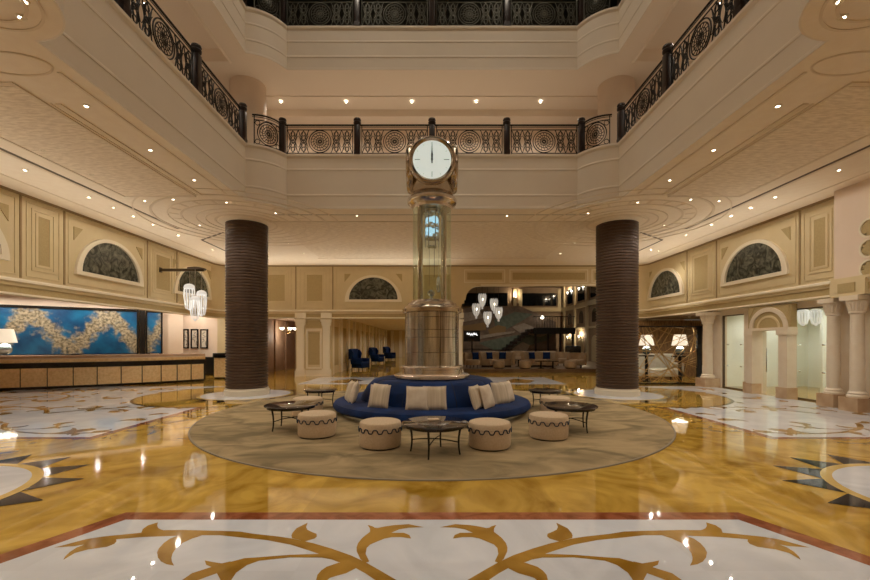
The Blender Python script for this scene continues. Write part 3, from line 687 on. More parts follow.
# (angle round the sofa from the front, radius, own turn, which, label)
PL = [(-74,1.78,-70,1,'striped cushion standing edge-on at the left end of the sofa, outer one of its pair'),
      (-68,1.72,-78,0,'plain cushion standing edge-on at the left end of the sofa, inner one of its pair'),
      (-37,1.66,-22,1,'striped beige cushion in front of another, left of the sofa middle'),
      (-43,1.53,-44,0,'plain cream cushion mostly hidden behind the striped one on the left'),
      (-9.5,1.62,-8,0,'cream cushion left of centre, overlapping its neighbour behind the coffee table'),
      (2,1.57,6,1,'striped beige cushion right of centre in the middle pair of cushions'),
      (30,1.66,62,1,'striped cushion turned edge-on, left one of the pair right of the table'),
      (37.5,1.70,58,0,'cream cushion turned edge-on, right one of the pair right of the table'),
      (60,1.60,36,1,'greyish striped cushion at the right end of the sofa, inner of two'),
      (69,1.66,52,0,'pale plain cushion at the right end of the sofa, outer of two')]
used = set()
for a, r, tw, k, lab in PL:
    src = ps if k else pp; f = k not in used; used.add(k)
    o = src if f else copy_tree(src)
    t = R(a-90); o.location = (r*cos(t), DC+r*sin(t), RUG+.275+.20)
    o.rotation_euler = (R(-17),0,R(tw)); o['label'] = lab; o['category'] = 'cushion'; o['group'] = 'cushions on the round sofa'
# ---- ottomans with a wavy navy braid
def ottoman():
    t = empty('ottoman')
    MB().lathe([(0,.02),(.285,.02),(.298,.05),(.302,.2),(.300,.285)],56).lathe([(.300,.285),(.304,.29),(.300,.295)],56).build('drum','ottoman_cloth',t)
    MB().lathe([(.300,.295),(.300,.335),(.288,.36),(.26,.372),(0,.378)],56).build('padded_top','ottoman_cloth',t)
    MB().lathe([(0,0),(.27,0),(.285,.02),(0,.02)],48).build('foot_ring','dark_wood',t)
    pts = []; n = 14; K = 16
    for i in range(n*K):
        u = (i % K)/K; a = 2*pi*i/(n*K)
        w = sin(2*pi*u); z = .262+.026*max(-1,min(1,1.9*w))
        pts.append((.308*cos(a),.308*sin(a),z))
    MB().tube(pts,.008,5,True).build('braid','braid_navy',t)
    return t
ot = ottoman(); ot['category'] = 'ottoman'
OT = [(-.745,5.93,'cream drum ottoman left of the front coffee table, nearest on that side'),(.825,5.89,'cream drum ottoman right of the front coffee table, nearest on that side'),
      (-1.845,6.60,'cream drum ottoman between the left coffee table and the sofa front'),(1.835,6.47,'cream drum ottoman in front of the right coffee table'),
      (-2.55,8.42,'cream drum ottoman half hidden behind the left coffee table'),(2.55,8.5,'cream drum ottoman half hidden behind the right coffee table')]
for i,(x,y,lab) in enumerate(OT): place(ot,i==0,(x,y,RUG),.3*i,lab,'drum ottomans on the rug')
# ---- coffee tables
def table():
    t = empty('coffee_table')
    MB().lathe([(0,.44),(.43,.44),(.445,.432),(.445,.418),(.43,.41),(0,.41)],64).build('tabletop','table_top',t)
    MB().lathe([(.40,.41),(.40,.375),(.385,.375),(.385,.41)],64).build('apron','black_lacquer',t)
    for k in range(4):
        a = pi/2*k-.05; pts = []
        for i in range(9):
            q = i/8; r = .36-.035*sin(pi*q*.85); pts.append((r*cos(a),r*sin(a),.41*(1-q)))
        MB().tube(pts,[.017-.006*i/8 for i in range(9)],8).build('leg','black_lacquer',t)
    s = MB()
    for k in range(2):
        a = pi/2*k-.05; s.tube([(.32*cos(a)*u,.32*sin(a)*u,.17+.03*(1-u*u)) for u in (-1,-.6,-.2,.2,.6,1)],.008,6)
    s.build('stretcher','black_lacquer',t); return t
tb = table(); tb['category'] = 'coffee table'
TB = [(.04,5.56,-.20,'round black coffee table front and centre on the rug'),(-2.45,7.15,.9,'round black coffee table on the rug left of the sofa, nearer one'),
      (2.38,7.06,.6,'round black coffee table on the rug right of the sofa, nearer one'),(-2.58,9.5,.2,'round dark coffee table behind the left end of the sofa'),
      (2.58,9.38,1.0,'round dark coffee table behind the right end of the sofa')]
for i,(x,y,a,lab) in enumerate(TB): place(tb,i==0,(x,y,RUG),a,lab,'round coffee tables').scale = (1,1,.965) if y < 9 else (.85,.85,.965)
o = MB().rbox(-.075,.075,-.05,.05,0,.02,.006,2).build('coaster','counter_edge',loc=(.02,5.66,RUG+.425),rot=(0,0,.2)); tag(o,'small cream coaster lying on the front coffee table','coaster')
# ---- the clock tower
ck = empty('clock_tower',(0,DC,0),0,'tall bronze and glass column clock with four round dials','clock')
b0 = RUG+.722
MB().lathe([(0,b0),(.80,b0),(.83,b0+.02),(.83,b0+.07),(.79,b0+.095),(.70,b0+.105),(.67,b0+.11),(.67,b0+.20),(.70,b0+.21),(.70,b0+.255),(.66,b0+.275),(.60,b0+.28),(0,b0+.28)],96).build('stepped_base','bronze_pale',ck)
MB().lathe([(.595,b0+.22),(.595,2.16)],96).build('drum','brushed_bronze',ck)
dg = MB()
for z in (1.30,1.62,1.78,2.05): dg.lathe([(.590,z-.004),(.5965,z-.004),(.5965,z+.004),(.590,z+.004)],96)
for k in range(8):
    a = 2*pi*k/8+.3; dg.box(.594*cos(a)-.004,.594*cos(a)+.004,.594*sin(a)-.004,.594*sin(a)+.004,b0+.24,2.15)
dg.build('panel_seams','seam_dark',ck)
MB().lathe([(.60,2.15),(.655,2.17),(.655,2.24),(.62,2.26),(.60,2.30),(.55,2.32),(.53,2.37),(.47,2.39),(.45,2.43),(0,2.43)],96).build('upper_flange','bronze',ck)
MB().lathe([(.425,2.43),(.425,4.50),(.415,4.50),(.415,2.43)],64).build('glass_shaft','clock_glass',ck)
for k in range(4):
    a = pi/4+pi/2*k; MB().cyl(.052,2.42,4.52,20,(.37*cos(a),.37*sin(a))).build('post','bronze',ck)
MB().lathe([(0,4.44),(.43,4.44),(.44,4.50),(.50,4.56),(.535,4.575),(.545,4.60),(.545,4.645),(.52,4.68),(.47,4.70),(.44,4.74),(0,4.74)],96).build('collar','bronze_pale',ck)
HZ = 5.33
hd = MB(); prof = [(0,-.62),(.40,-.60),(.46,-.56),(.475,-.44),(.50,-.28),(.515,0),(.48,.24),(.38,.42),(.2,.52),(0,.55)]
hd.lathe([(r,z+HZ) for r,z in prof],64)
hd.build('clock_head','bronze',ck)
for k in range(4):
    a = -pi/2+pi/2*k
    M = T(0,0,HZ,rz=a+pi/2) @ T(0,-.44,0,rx=pi/2)
    d = MB().at(M).mat(0).lathe([(0,.085),(.40,.085),(.42,.07)],56)
    d.mat(1)
    for h in range(12):
        q = 2*pi*h/12; L = .11 if h % 3 == 0 else .03
        d.at(M @ T(0,0,.087,rz=-q)).box(-.005 if h % 3 == 0 else -.0015,.005 if h % 3 == 0 else .0015,.36-L,.36,0,.004)
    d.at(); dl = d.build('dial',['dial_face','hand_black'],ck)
    MB().at(M).lathe([(.41,-.05),(.50,-.03),(.515,.02),(.505,.07),(.48,.105),(.445,.115),(.42,.10),(.40,.085)],64).build('bezel','bronze',dl)
    MB().at(M @ T(0,0,.095)).prism([(-.012,-.08),(.012,-.08),(.014,.1),(.004,.33),(-.004,.33),(-.014,.1)],0,.006).cyl(.022,0,.014,16).build('minute_hand','hand_black',dl)
    MB().at(M @ T(0,0,.104)).prism([(-.014,-.05),(.014,-.05),(.02,.1),(.003,.21),(-.003,.21),(-.02,.1)],0,.005).build('hour_hand','hand_black',dl)
mv = MB(); mv.mat(0)
for z,r,h in ((4.36,.20,.07),(4.16,.13,.10),(4.03,.16,.03),(3.90,.13,.10),(3.80,.16,.025),(3.62,.10,.03)):
    mv.mat(1 if h > .08 else 0).cyl(r,z,z+h,24)
mv.mat(0)
for k in range(6):
    a = 2*pi*k/6; mv.cyl(.013,3.62,4.43,8,(.145*cos(a),.145*sin(a)))
for k in range(5): mv.mat(k % 2).at(T(.09*cos(2.4*k),-.1,3.85+.12*k,rx=pi/2)).lathe([(.03,-.01),(.08,-.01),(.08,.01),(.03,.01),(.03,-.01)],20).at()
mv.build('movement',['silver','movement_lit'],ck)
MB().tube([(.05,-.05,3.62),(.05,-.05,2.95)],.006,6).tube([(-.06,-.05,3.62),(-.06,-.05,2.75)],.004,6).build('cable','seam_dark',ck)
MB().lathe([(0,2.60),(.03,2.61),(.045,2.66),(.045,2.90),(.02,2.95),(0,2.96)],20,c=(.14,-.12,0)).tube([(.14,-.12,2.95),(.14,-.12,3.62)],.006,6).build('weight','silver',ck)
MB().lathe([(0,2.43),(.10,2.43),(.10,2.46),(.03,2.48),(.03,2.52),(.08,2.56),(.08,2.62),(.03,2.66),(0,2.68)],24,c=(-.02,-.08,0)).build('finial','silver',ck)
# ---- balustrades
RZ = .80
def rail_panel(L, mp, name='balustrade_panel', iron='dark_iron'):
    """one wrought panel; mp maps (along, height) to a point"""
    o = MB(); r = .0125 if iron == 'dark_iron' else .0105; P = lambda u,z: mp(u,z)
    n = max(2,int(L/.12))
    def line(u0,z0,u1,z1,rad,k=None):
        k = k or n; o.tube([P(u0+(u1-u0)*i/k, z0+(z1-z0)*i/k) for i in range(k+1)], rad, 5)
    def circ_(uc,zc,rad,k=24,t=r): o.tube([P(uc+rad*cos(2*pi*i/k),zc+rad*sin(2*pi*i/k)) for i in range(k)], t, 4, True)
    t = empty(name)
    line(0,RZ-.005,L,RZ-.005,.022); o.build('handrail',iron,t); o = MB()
    line(0,RZ-.055,L,RZ-.055,.008); line(.05,RZ-.13,L-.05,RZ-.13,r); line(.05,.06,L-.05,.06,r)
    for u in (.05,L-.05): line(u,.02,u,RZ-.03,.013,2)
    o.build('bar_frame',iron,t); o = MB()
    C, H = L/2, .365; R0 = min(.29,L/2-.12)
    # side lattice of interlaced curves, circles and lozenges
    u0, u1 = .06, C-R0
    if u1-u0 > .15:
        nc = max(1,round((u1-u0)/.26)); w = (u1-u0)/nc
        for m in (0,1):
            o = MB(); fx = (lambda u: u) if m == 0 else (lambda u: L-u)
            for c in range(nc):
                a = u0+c*w
                for ph in (1,-1):
                    for amp in (.29,.15): o.tube([P(fx(a+w*i/12), H+ph*amp*cos(2*pi*i/12)) for i in range(13)], r*(.8 if amp > .2 else .5), 4)
                line(fx(a),.07,fx(a+w),RZ-.14,r*.7,6); line(fx(a),RZ-.14,fx(a+w),.07,r*.7,6)
                for z in (H-.2,H+.2): circ_(fx(a+w/2),z,.055,12,r*.8)
                circ_(fx(a+w/2),H,.045,12,r)
            o.build('scroll_lattice',iron,t)
    else:
        for m in (-1,1):
            for z in (.13,.6): o = MB(); circ_(C+m*(R0+.0),z,.06,12,r*.8); o.build('corner_ring',iron,t)
    o = MB()
    circ_(C,H,R0+.0,36,r*1.1); circ_(C,H,R0-.055,36,r*.9)
    for q in (.7,.42,.18): circ_(C,H,(R0-.055)*q,24,r*.7)
    for k in range(16):
        a = 2*pi*k/16; o.tube([P(C+(R0-.055)*q*cos(a+.5*q),H+(R0-.055)*q*sin(a+.5*q)) for q in (.08,.35,.65,1)], r*.6, 4)
    o.build('medallion',iron,t)
    return t
def post(iron='dark_wood'):
    t = empty('newel_post')
    MB().rbox(-.075,.075,-.075,.075,0,.78,.012,2).box(-.08,.08,-.08,.08,0,.12).build('shaft',iron,t)
    MB().lathe([(0,.78),(.06,.78),(.06,.80),(.095,.82),(.10,.86),(.085,.88),(.085,.90),(.10,.92),(.09,.955),(0,.975)],20).build('cap',iron,t)
    return t
def balcony(z, floor_word, iron, wood, ypan):
    ix = 3.92; xs = [-ix,-ix/2,0,ix/2,ix]; dy = AY1+.04
    pr = post(wood); pr['category'] = 'railing post'; k = 0
    lab = ['at the left end','left of centre','in the middle','right of centre','at the right end']
    grp = 'posts of the %s balcony railing' % floor_word
    for i,x in enumerate(xs):
        place(pr,k==0,(x,dy,z),0,'dark railing post on the back run of the %s balcony, %s' % (floor_word,lab[i]),grp); k += 1
    ys = ypan
    for s,sd in ((-1,'left'),(1,'right')):
        for j,y in enumerate(ys):
            place(pr,False,(s*(AX+.06),y,z),0,'dark railing post, %s side of the %s balcony, %s from the corner' % (sd,floor_word,ORD[j]),grp)
    G = 'railing panels of the %s balcony' % floor_word
    Lb = ix/2-.14; pl = rail_panel(Lb, lambda u,zz: (u,0,zz), iron=iron); pl['category'] = 'railing'
    pos = ['leftmost of four','second of four from the left','third of four from the left','rightmost of four']
    for i in range(4): place(pl,i==0,(xs[i]+.07,dy,z),0,'scrolled iron railing panel, back of the %s balcony, %s' % (floor_word,pos[i]),G)
    Ls = 1.93-.14; pl2 = rail_panel(Ls, lambda u,zz: (0,u,zz), iron=iron); pl2['category'] = 'railing'; f = True
    for s,sd in ((-1,'left'),(1,'right')):
        for j in range(len(ys)-1):
            if ys[j]-ys[j+1] < 1.7:
                if s < 0: pl3 = rail_panel(ys[j]-ys[j+1]-.14, lambda u,zz: (0,u,zz), iron=iron); pl3['category'] = 'railing'
            place(pl3 if ys[j]-ys[j+1] < 1.7 else pl2,s < 0 if ys[j]-ys[j+1] < 1.7 else f,(s*(AX+.06),ys[j+1]+.07,z),0,'scrolled iron railing panel, %s side of the %s balcony, %s from the corner' % (sd,floor_word,ORD[j]),G); f = False
    # curved corner panels
    La = hypot(.66,.52)
    for s,sd in ((-1,'left'),(1,'right')):
        q = rail_panel(La, lambda u,zz: (s*(-.67+.57*u/La-.62*.12*4*(u/La)*(1-u/La)), -.03-.43*u/La-.79*.12*4*(u/La)*(1-u/La), zz), iron=iron)
        q.location = (s*AX,AY1,z); tag(q,'short curved iron railing panel at the %s back corner of the %s balcony' % (sd,floor_word),'railing',G)
balcony(6.42,'lower','dark_iron','dark_wood',[10.12,8.12,6.18,4.9])
balcony(9.77,'upper','pale_iron','dark_wood',[10.12,8.3])
# ---- downlights
DL_W = 18.0
def downlight(r=.031):
    t = empty('downlight')
    MB().lathe([(r,0),(r+.018,0),(r+.018,-.012),(r,-.016),(r-.004,-.004)],24).build('trim_ring','white_trim',t)
    MB().lathe([(0,-.004),(r,-.004)],20).build('lens','lens',t,fixn=False)
    return t
dlp = downlight(); dlp['category'] = 'ceiling light'; first = [True]
def lights(rows, group, zc, w, size=150, proto=None, **k):
    for lab, pts in rows:
        for i,(x,y) in enumerate(pts):
            o = place(dlp,first[0],(x,y,zc-.0),0,lab.replace('#',ORD[i]),group); first[0] = False
            if w: pend.append((o,w,size,k))
pend = []
for s,sd in ((-1,'left'),(1,'right')):
    lights([('small recessed downlight, # from the front in the %s row beside the atrium edge' % sd, [(s*5.1,y) for y in (4.7,6.06,7.44,8.81,10.2)])],'downlights beside the atrium',ZC,DL_W)
    lights([('small recessed downlight in the textured ceiling band on the %s, # from the front' % sd, [(s*7.06,y) for y in (4.9,6.2,7.45,8.51,10.1)])],'downlights in the textured bands',ZC,DL_W)
    lights([('small recessed downlight, # from the front in the %s row above the frieze' % sd, [(s*8.22,y) for y in (5.4,6.9,8.3,9.84,10.6,11.3,12.1,13.3,15.4)])],'downlights along the side walls',ZC,DL_W*.40,178)
    lights([('small recessed downlight near the %s column, # towards the wall' % sd, [(s*6.3,10.0),(s*6.9,12.2),(s*6.6,14.1),(s*5.0,14.36),(s*5.0,16.0)])],'downlights around the columns',ZC,DL_W)
    lights([('small recessed downlight in the back ceiling left of the clock, #' if s < 0 else 'small recessed downlight in the back ceiling right of the clock, #', [(s*3.71,12.5),(s*2.44,12.7),(s*2.48,14.4),(s*2.06,11.28),(s*2.45,16.0),(s*4.2,10.95+.1),(s*.8,12.6),(s*.8,14.4),(s*.8,16.0)])],'downlights in the back ceiling',ZC,DL_W)
    lights([('larger recessed downlight in the round ceiling lobe at near %s, #' % sd, [(s*4.41,4.41),(s*4.17,4.2)])],'downlights in the near lobes',ZC,DL_W*1.5)
    lights([('unseen downlight added over the entrance end on the %s, #' % sd, [(s*2,2.9),(s*3.6,1.9),(s*1,1.6),(s*5.6,1.0),(s*2.2,.3),(s*4.4,-.6),(s*1,-1.2),(s*5.6,-2.5),(s*3,-2.6),(s*1.5,-4)])],'added downlights over the entrance',ZC,DL_W*.6)  # unseen downlights added for more light in the lobby
lights([('small recessed downlight, # from the left under the upper balcony', [(x,12.1) for x in (-4.45,-2.53,-.59,1.3,3.2)])],'downlights of the lower balcony',8.60,28,125)
for s,sd in ((-1,'left'),(1,'right')):
    lights([('recessed downlight over the %s side of the lower balcony, #' % sd, [(s*6.3,y) for y in (4,6.5,9)])],'downlights of the lower balcony',8.95,22)
for o,w,size,k in pend: spot(o,w,min(size,120) if o.location.y > 10.9 and o.location.z < 6 and abs(o.location.x) < 8 else size,.18 if size > 170 else .55)
# ---- reception desk along a curve
CP = [(-17.6,11.5),(-16.0,11.95),(-13.5,12.84),(-11.38,14.0),(-9.99,15.04),(-8.95,16.2)]
def catmull(P, k=24):
    out = []
    for i in range(len(P)-1):
        p0, p1, p2, p3 = P[max(i-1,0)], P[i], P[i+1], P[min(i+2,len(P)-1)]
        for j in range(k):
            t = j/k; out.append(tuple(.5*(2*p1[q]+(p2[q]-p0[q])*t+(2*p0[q]-5*p1[q]+4*p2[q]-p3[q])*t*t+(3*p1[q]-p0[q]-3*p2[q]+p3[q])*t**3) for q in (0,1)))
    return out+[P[-1]]
CV = catmull(CP)                                       # left of the path is the back of the desk
dk = empty('reception_desk',(0,0,0),0,'long curved reception desk with light wood panels below a dark band','reception desk')
MB().sweep(CV,[(.10,0),(.10,.09),(.8,.09),(.8,0)]).build('plinth','black_lacquer',dk,smooth=20)
MB().sweep(CV,[(.03,.05),(.03,.69),(.06,.69),(.06,.86),(.03,.90),(.75,.90),(.75,.05),(.03,.05)],mats=[0]*7).build('carcass','black_lacquer',dk,smooth=20)
MB().sweep(CV,[(0,.86),(-.03,.90),(-.04,.97),(.0,.97)]).build('counter_band','counter_wood',dk,smooth=20)
MB().sweep(CV,[(-.06,.97),(-.06,1.0),(-.02,1.0),(-.02,1.07),(0,1.09),(.85,1.09),(.85,.97),(-.06,.97)],mats=[1,1,0,0,0,0,0]).build('counter_top',['counter_top','counter_edge'],dk,smooth=20)
m = MB().at(T(CV[-1][0],CV[-1][1],0,rz=atan2(CV[-1][1]-CV[-3][1],CV[-1][0]-CV[-3][0])))
m.box(-.02,.03,.02,.76,.04,.95); m.build('end_panel','black_lacquer',dk)
def px_of(p): return CX+p[0]*FPX/p[1]
cuts = [-55,-30,-6,20,47,73,97,121,142,161,177,191,204]
def at_px(x):
    for a,b in zip(CV,CV[1:]):
        if px_of(a) <= x <= px_of(b):
            t = (x-px_of(a))/(px_of(b)-px_of(a)); return (a[0]+(b[0]-a[0])*t, a[1]+(b[1]-a[1])*t)
    return CV[0] if x < px_of(CV[0]) else CV[-1]
for a,b in zip(cuts,cuts[1:]):
    p, q = at_px(a+.5), at_px(b-.5)
    if hypot(q[0]-p[0],q[1]-p[1]) < .05: continue
    MB().sweep([p,((p[0]+q[0])/2,(p[1]+q[1])/2),q],[(.03,.09),(.0,.09),(.0,.68),(.03,.68),(.03,.09)]).build('front_panel','counter_wood',dk,smooth=20)
# unseen wall washers added to brighten the desk alcove
for i in range(6):
    x, y = -17.0+1.2*i+.36, 14.05+.82*i-.5
    q = place(dlp,False,(x,y,3.3),0,'unseen downlight added in the alcove over the reception desk, '+ORD[i]+' from the left','added downlights of the alcove'); spot(q,30,178,.2)
q = place(dlp,False,(-11.2,18.9,3.3),0,'unseen downlight added over the small framed drawings','added downlights of the alcove'); spot(q,12,150,.6)
# ---- map artworks
AD = Vector((4.1,2.9)).normalized(); AA = atan2(AD.y,AD.x)
def artwork(p, L, z0, z1, label, sh=0):
    t = empty('framed_artwork',(p[0],p[1],(z0+z1)/2),AA,label,'artwork'); h = (z1-z0)/2
    f = MB(); frame_ = ((0,L,-.05,.10,h-.09,h),(0,L,-.05,.10,-h,-h+.09),(0,.06,-.03,.10,-h,h),(L-.06,L,-.03,.10,-h,h),(0,L,.06,.10,-h,h))
    for b in frame_: f.box(*b)
    f.build('frame','black_lacquer',t,smooth=0); MB().box(.06+sh,L-.06+sh,0,.06,-h+.05,h-.05).build('canvas','map_art',t,smooth=0,loc=(-sh,0,0))
def on_art(px):                                         # along the artwork line
    k = (px-CX)/FPX; x0,y0 = -15.9,15.1
    t = (k*y0-x0)/(AD.x-k*AD.y); return (x0+AD.x*t, y0+AD.y*t)
a = on_art(-75); b = on_art(138.5); c = on_art(145.5); d = on_art(162.5)
artwork(a,hypot(b[0]-a[0],b[1]-a[1]),.98,2.92,'very wide blue and gold map artwork in a black frame behind the reception desk')
artwork(c,hypot(d[0]-c[0],d[1]-c[1]),.98,2.92,'narrow blue and gold map artwork at the right end of the wide one',1.65)
o = MB().at(T(b[0],b[1],0,rz=AA)).box(.02,hypot(c[0]-b[0],c[1]-b[1])-.02,-.02,.16,.9,2.95).build('dark_pier','black_lacquer'); tag(o,'black upright between the wide and the narrow map artwork','pier',kind='thing')
# ---- framed drawings
for i,(x0,x1,lab) in enumerate(((183,188.5,'small black framed drawing, first of three, partly behind the wall edge'),(190.5,198,'small black framed drawing in the middle of three'),(200,207.5,'small black framed drawing nearest the ribbed column'))):
    X0,X1 = (x0-CX)*19.55/FPX,(x1-CX)*19.55/FPX
    t = empty('framed_drawing',((X0+X1)/2,19.56,1.70),0,lab,'picture','drawings beyond the desk'); w = (X1-X0)/2
    f = MB(); f.box(-w,w,-.02,.03,.40,.46).box(-w,w,-.02,.03,-.46,-.40).box(-w,-w+.06,-.02,.03,-.46,.46).box(w-.06,w,-.02,.03,-.46,.46); f.build('frame','black_lacquer',t,smooth=0)
    q = MB(); q.mat(0).box(-w+.06,w-.06,0,.03,-.40,.40); q.mat(1)
    for k in range(5): q.tube([(.10*sin(k*2.1+i),-.004,-.3+.13*k),(.08*cos(k*1.3),-.004,-.2+.13*k),(.11*sin(k*3+1),-.004,-.12+.1*k)],.012,4)
    q.build('drawing',['picture_white','picture_ink'],t,smooth=0)
# ---- small second desk and a black cabinet by the drawings
t = empty('concierge_desk',(-8.72,17.45,0),0,'small reception desk with black top beside the left ribbed column','desk')
MB().rbox(-.42,.5,-.35,.35,.88,1.08,.02,2).build('desk_top','black_lacquer',t); MB().box(-.38,.46,-.30,.3,.07,.88).build('desk_front','counter_wood',t); MB().box(-.36,.44,-.27,.27,0,.07).build('plinth','black_lacquer',t)
t = empty('low_cabinet',(-10.45,19.2,0),0,'low black cabinet below the small framed drawings','cabinet')
MB().rbox(-.55,.55,-.25,.25,.06,.85,.01,2).build('carcass','black_lacquer',t); MB().box(-.5,.5,-.2,.2,0,.06).build('plinth','dark_wood',t)
for k in (-1,1): MB().box(min(0,k*.53)+.01,max(0,k*.53)-.01,-.262,-.25,.1,.82).build('door','black_lacquer',t)
# ---- lamps
def table_lamp(name,loc,label,globe=True,s=1):
    t = empty(name,loc,0,label,'lamp')
    MB().lathe([(0,0),(.10*s,0),(.10*s,.02*s),(.03*s,.03*s),(0,.03*s)],24).build('base','silver',t)
    if globe: MB().sphere(.19*s,(0,0,.215*s),28,14,.95).build('body','globe_glass',t)
    else: MB().lathe([(0,.02*s),(.05*s,.03*s),(.10*s,.14*s),(.06*s,.30*s),(.02*s,.36*s),(0,.36*s)],24).build('body','globe_glass',t)
    MB().cyl(.014*s,.36*s,.55*s,10).build('stem','brass',t)
    MB().lathe([(.30*s,.42*s),(.21*s,.86*s),(.203*s,.86*s),(.293*s,.42*s)],40).build('lamp_shade','lamp_shade',t)
    MB().sphere(.04*s,(0,0,.6*s),12,8).build('bulb','bulb',t)
    point(t,18*s,.06,loc=(0,0,.6*s)); return t
table_lamp('table_lamp',(-13.78,13.25,1.09),'table lamp with glass globe body and cream shade on the reception desk')
# small objects on the desk
for k,(px,lab) in enumerate(((62,'small clear stand on the reception desk below the wide artwork'),(72,'black pen tray on the reception desk below the artwork'),(152,'white card on the reception desk below the narrow artwork'))):
    p = at_px(px); c = (p[0]-.15,p[1]+.35)
    if k == 0:
        o = MB().at(T(c[0],c[1],1.09)).lathe([(0,0),(.06,0),(.06,.015),(.012,.02),(.012,.2),(.03,.26),(0,.27)],14).build('glass_stand','globe_glass'); tag(o,lab,'ornament')
    else:
        o = MB().at(T(c[0],c[1],1.09,rz=.5)).rbox(-.14,.14,-.06,.06,0,.035 if k == 1 else .02,.008,2).build('pen_tray' if k == 1 else 'card','black_lacquer' if k == 1 else 'counter_edge'); tag(o,lab,'tray' if k == 1 else 'card')
# ---- pendant lanterns hung from a wall bracket on the left
def lantern(ht=.95, r=.185, up=.9, mat='lantern_glass', rod=True, wide_top=True):
    t = empty('pendant_lantern')
    prof = []
    for i in range(13):
        q = i/12; prof.append((r*(.30+.70*sin(pi*(.5*q+.12))**.8) if q < .86 else r*(1-.55*((q-.86)/.14)**2), q*ht*.86))
    m = MB(); n = 12
    for k in range(n):                                   # ribbed glass petals with gaps between them
        a = 2*pi*k/n; m.lathe(prof+[(p[0]-.012,p[1]) for p in reversed(prof)],4,a-.13,a+.13)
    m.build('glass_petals',mat,t)
    MB().lathe([(r*.98,ht*.80),(r*1.0,ht*.84),(r*.85,ht*.93),(r*.45,ht*.98),(0,ht)],28).build('glass_dome',mat,t)
    MB().lathe([(0,-.05),(.03,-.045),(.045,-.01),(.06,.01),(0,.02)],16).build('drop',mat,t)
    if rod: MB().cyl(.008,ht*.97,ht+up,6).build('rod','silver',t)
    return t
ZBAR = 4.08
br = empty('lantern_bracket',(-XW,14.5,ZBAR),0,'dark horizontal bracket on the left wall carrying three glass lanterns','bracket')
MB().box(.02,1.55,-.035,.035,-.05,.04).build('arm','seam_dark',br); MB().at(T(1.30,0,.05)).lathe([(0,-.04),(.30,-.03),(.30,.0),(.12,.05),(0,.06)],28).build('canopy','seam_dark',br)
MB().box(.02,.04,-.07,.07,-.09,.08).build('wall_plate','seam_dark',br)
lp = lantern(); lp['category'] = 'pendant lamp'
for i,(px,top,bot,y,lab) in enumerate(((189.3,283.5,309,14.52,'left white glass lantern hanging from the wall bracket'),(201.5,290,315,14.66,'right white glass lantern hanging from the wall bracket'),(195,296,319.5,14.1,'middle and lowest white glass lantern hanging from the bracket'))):
    zb = EYE+(CY-bot)*y/FPX; zt = EYE+(CY-top)*y/FPX; x = (px-CX)*y/FPX
    if i: o = lantern(zt-zb,.17,ZBAR-zt-.05)
    else:
        for ch in list(lp.children): bpy.data.objects.remove(ch)
        bpy.data.objects.remove(lp); o = lantern(zt-zb,.185,ZBAR-zt-.05)
    o.location = (x,y,zb); tag(o,lab,'pendant lamp','lanterns on the left bracket'); point(o,2,.02,(1,.95,.88),(0,0,.3))
# ---- storefront columns
def order(r):
    t = empty('stone_column')
    MB().lathe([(r*1.15,.30)]+[(r*(1.06-.10*(i/10)**2),.42+1.72*i/10) for i in range(11)]+[(r*.96,2.16)],32).build('shaft','stone_cream',t)
    MB().lathe([(r*1.5,.30),(r*1.55,.335),(r*1.4,.36),(r*1.3,.37),(r*1.38,.40),(r*1.15,.43),(r*1.06,.44)],32).build('base','stone_cream',t)
    c = MB().lathe([(r*.96,2.14),(r*1.2,2.16),(r*1.2,2.20),(r*1.0,2.22),(r*1.15,2.30),(r*1.6,2.42),(r*1.6,2.44)],32); c.box(-r*1.75,r*1.75,-r*1.75,r*1.75,2.44,2.545)
    for k in range(16):
        a = 2*pi*k/16; c.tube([(r*1.02*cos(a),r*1.02*sin(a),2.21),(r*1.2*cos(a),r*1.2*sin(a),2.32),(r*1.5*cos(a),r*1.5*sin(a),2.40)],[.03,.03,.015],5)
    c.build('capital','stone_cream',t)
    MB().box(-r*1.8,r*1.8,-r*1.8,r*1.8,0,.30).build('plinth','plinth_marble',t); return t
oc_ = order(.118); oc_['category'] = 'column'
place(oc_,True,(9.36,9.04,.0),0,'cream stone column under the forward pier, nearest the camera','storefront columns')
place(oc_,False,(9.50,9.72,.0),0,'cream stone column between the near shop window and the nearest column','storefront columns')
o2 = order(.145); o2['category'] = 'column'; place(o2,True,(9.5,14.15,0),0,'cream stone column at the corner beside the lattice screen','storefront columns')
place(oc_,False,(9.36,8.32,0),0,'cream stone column at the right edge of the picture','storefront columns')
# ---- shop lanterns and added light
for k,(px,lab) in enumerate(((803.5,'left white glass lantern seen through the near shop window'),(816,'right white glass lantern seen through the near shop window'))):
    y = 11.6-.35*k; x = (px-CX)*y/FPX; o = lantern(.42,.135,.05,'lantern_glass'); zb = EYE+(CY-324)*y/FPX
    for ch in o.children:
        if ch.name.startswith('rod'): pass
    o.location = (x,y,zb); tag(o,lab,'pendant lamp','lanterns in the shop'); 
for i,y in enumerate((9.8,11.4,13.3)):  # added downlights, unseen, that brighten the shop
    q = place(dlp,False,(11.2,y,2.75),0,'downlight added to light the white shop, %s from the near end' % ORD[i],'added downlights of the shop'); spot(q,13,160,.6,.02,(1,.97,.88))
for i,(x,y) in enumerate(((8.6,15.6),(10.4,16.6),(12.4,17.2))):  # added downlights, unseen, that brighten the seating recess
    q = place(dlp,False,(x,y,2.56 if x > 9.6 else ZC),0,'downlight added to light the seating behind the screen, %s from the left' % ORD[i],'added downlights over the screen seating'); spot(q,12 if i else 14,140,.6)
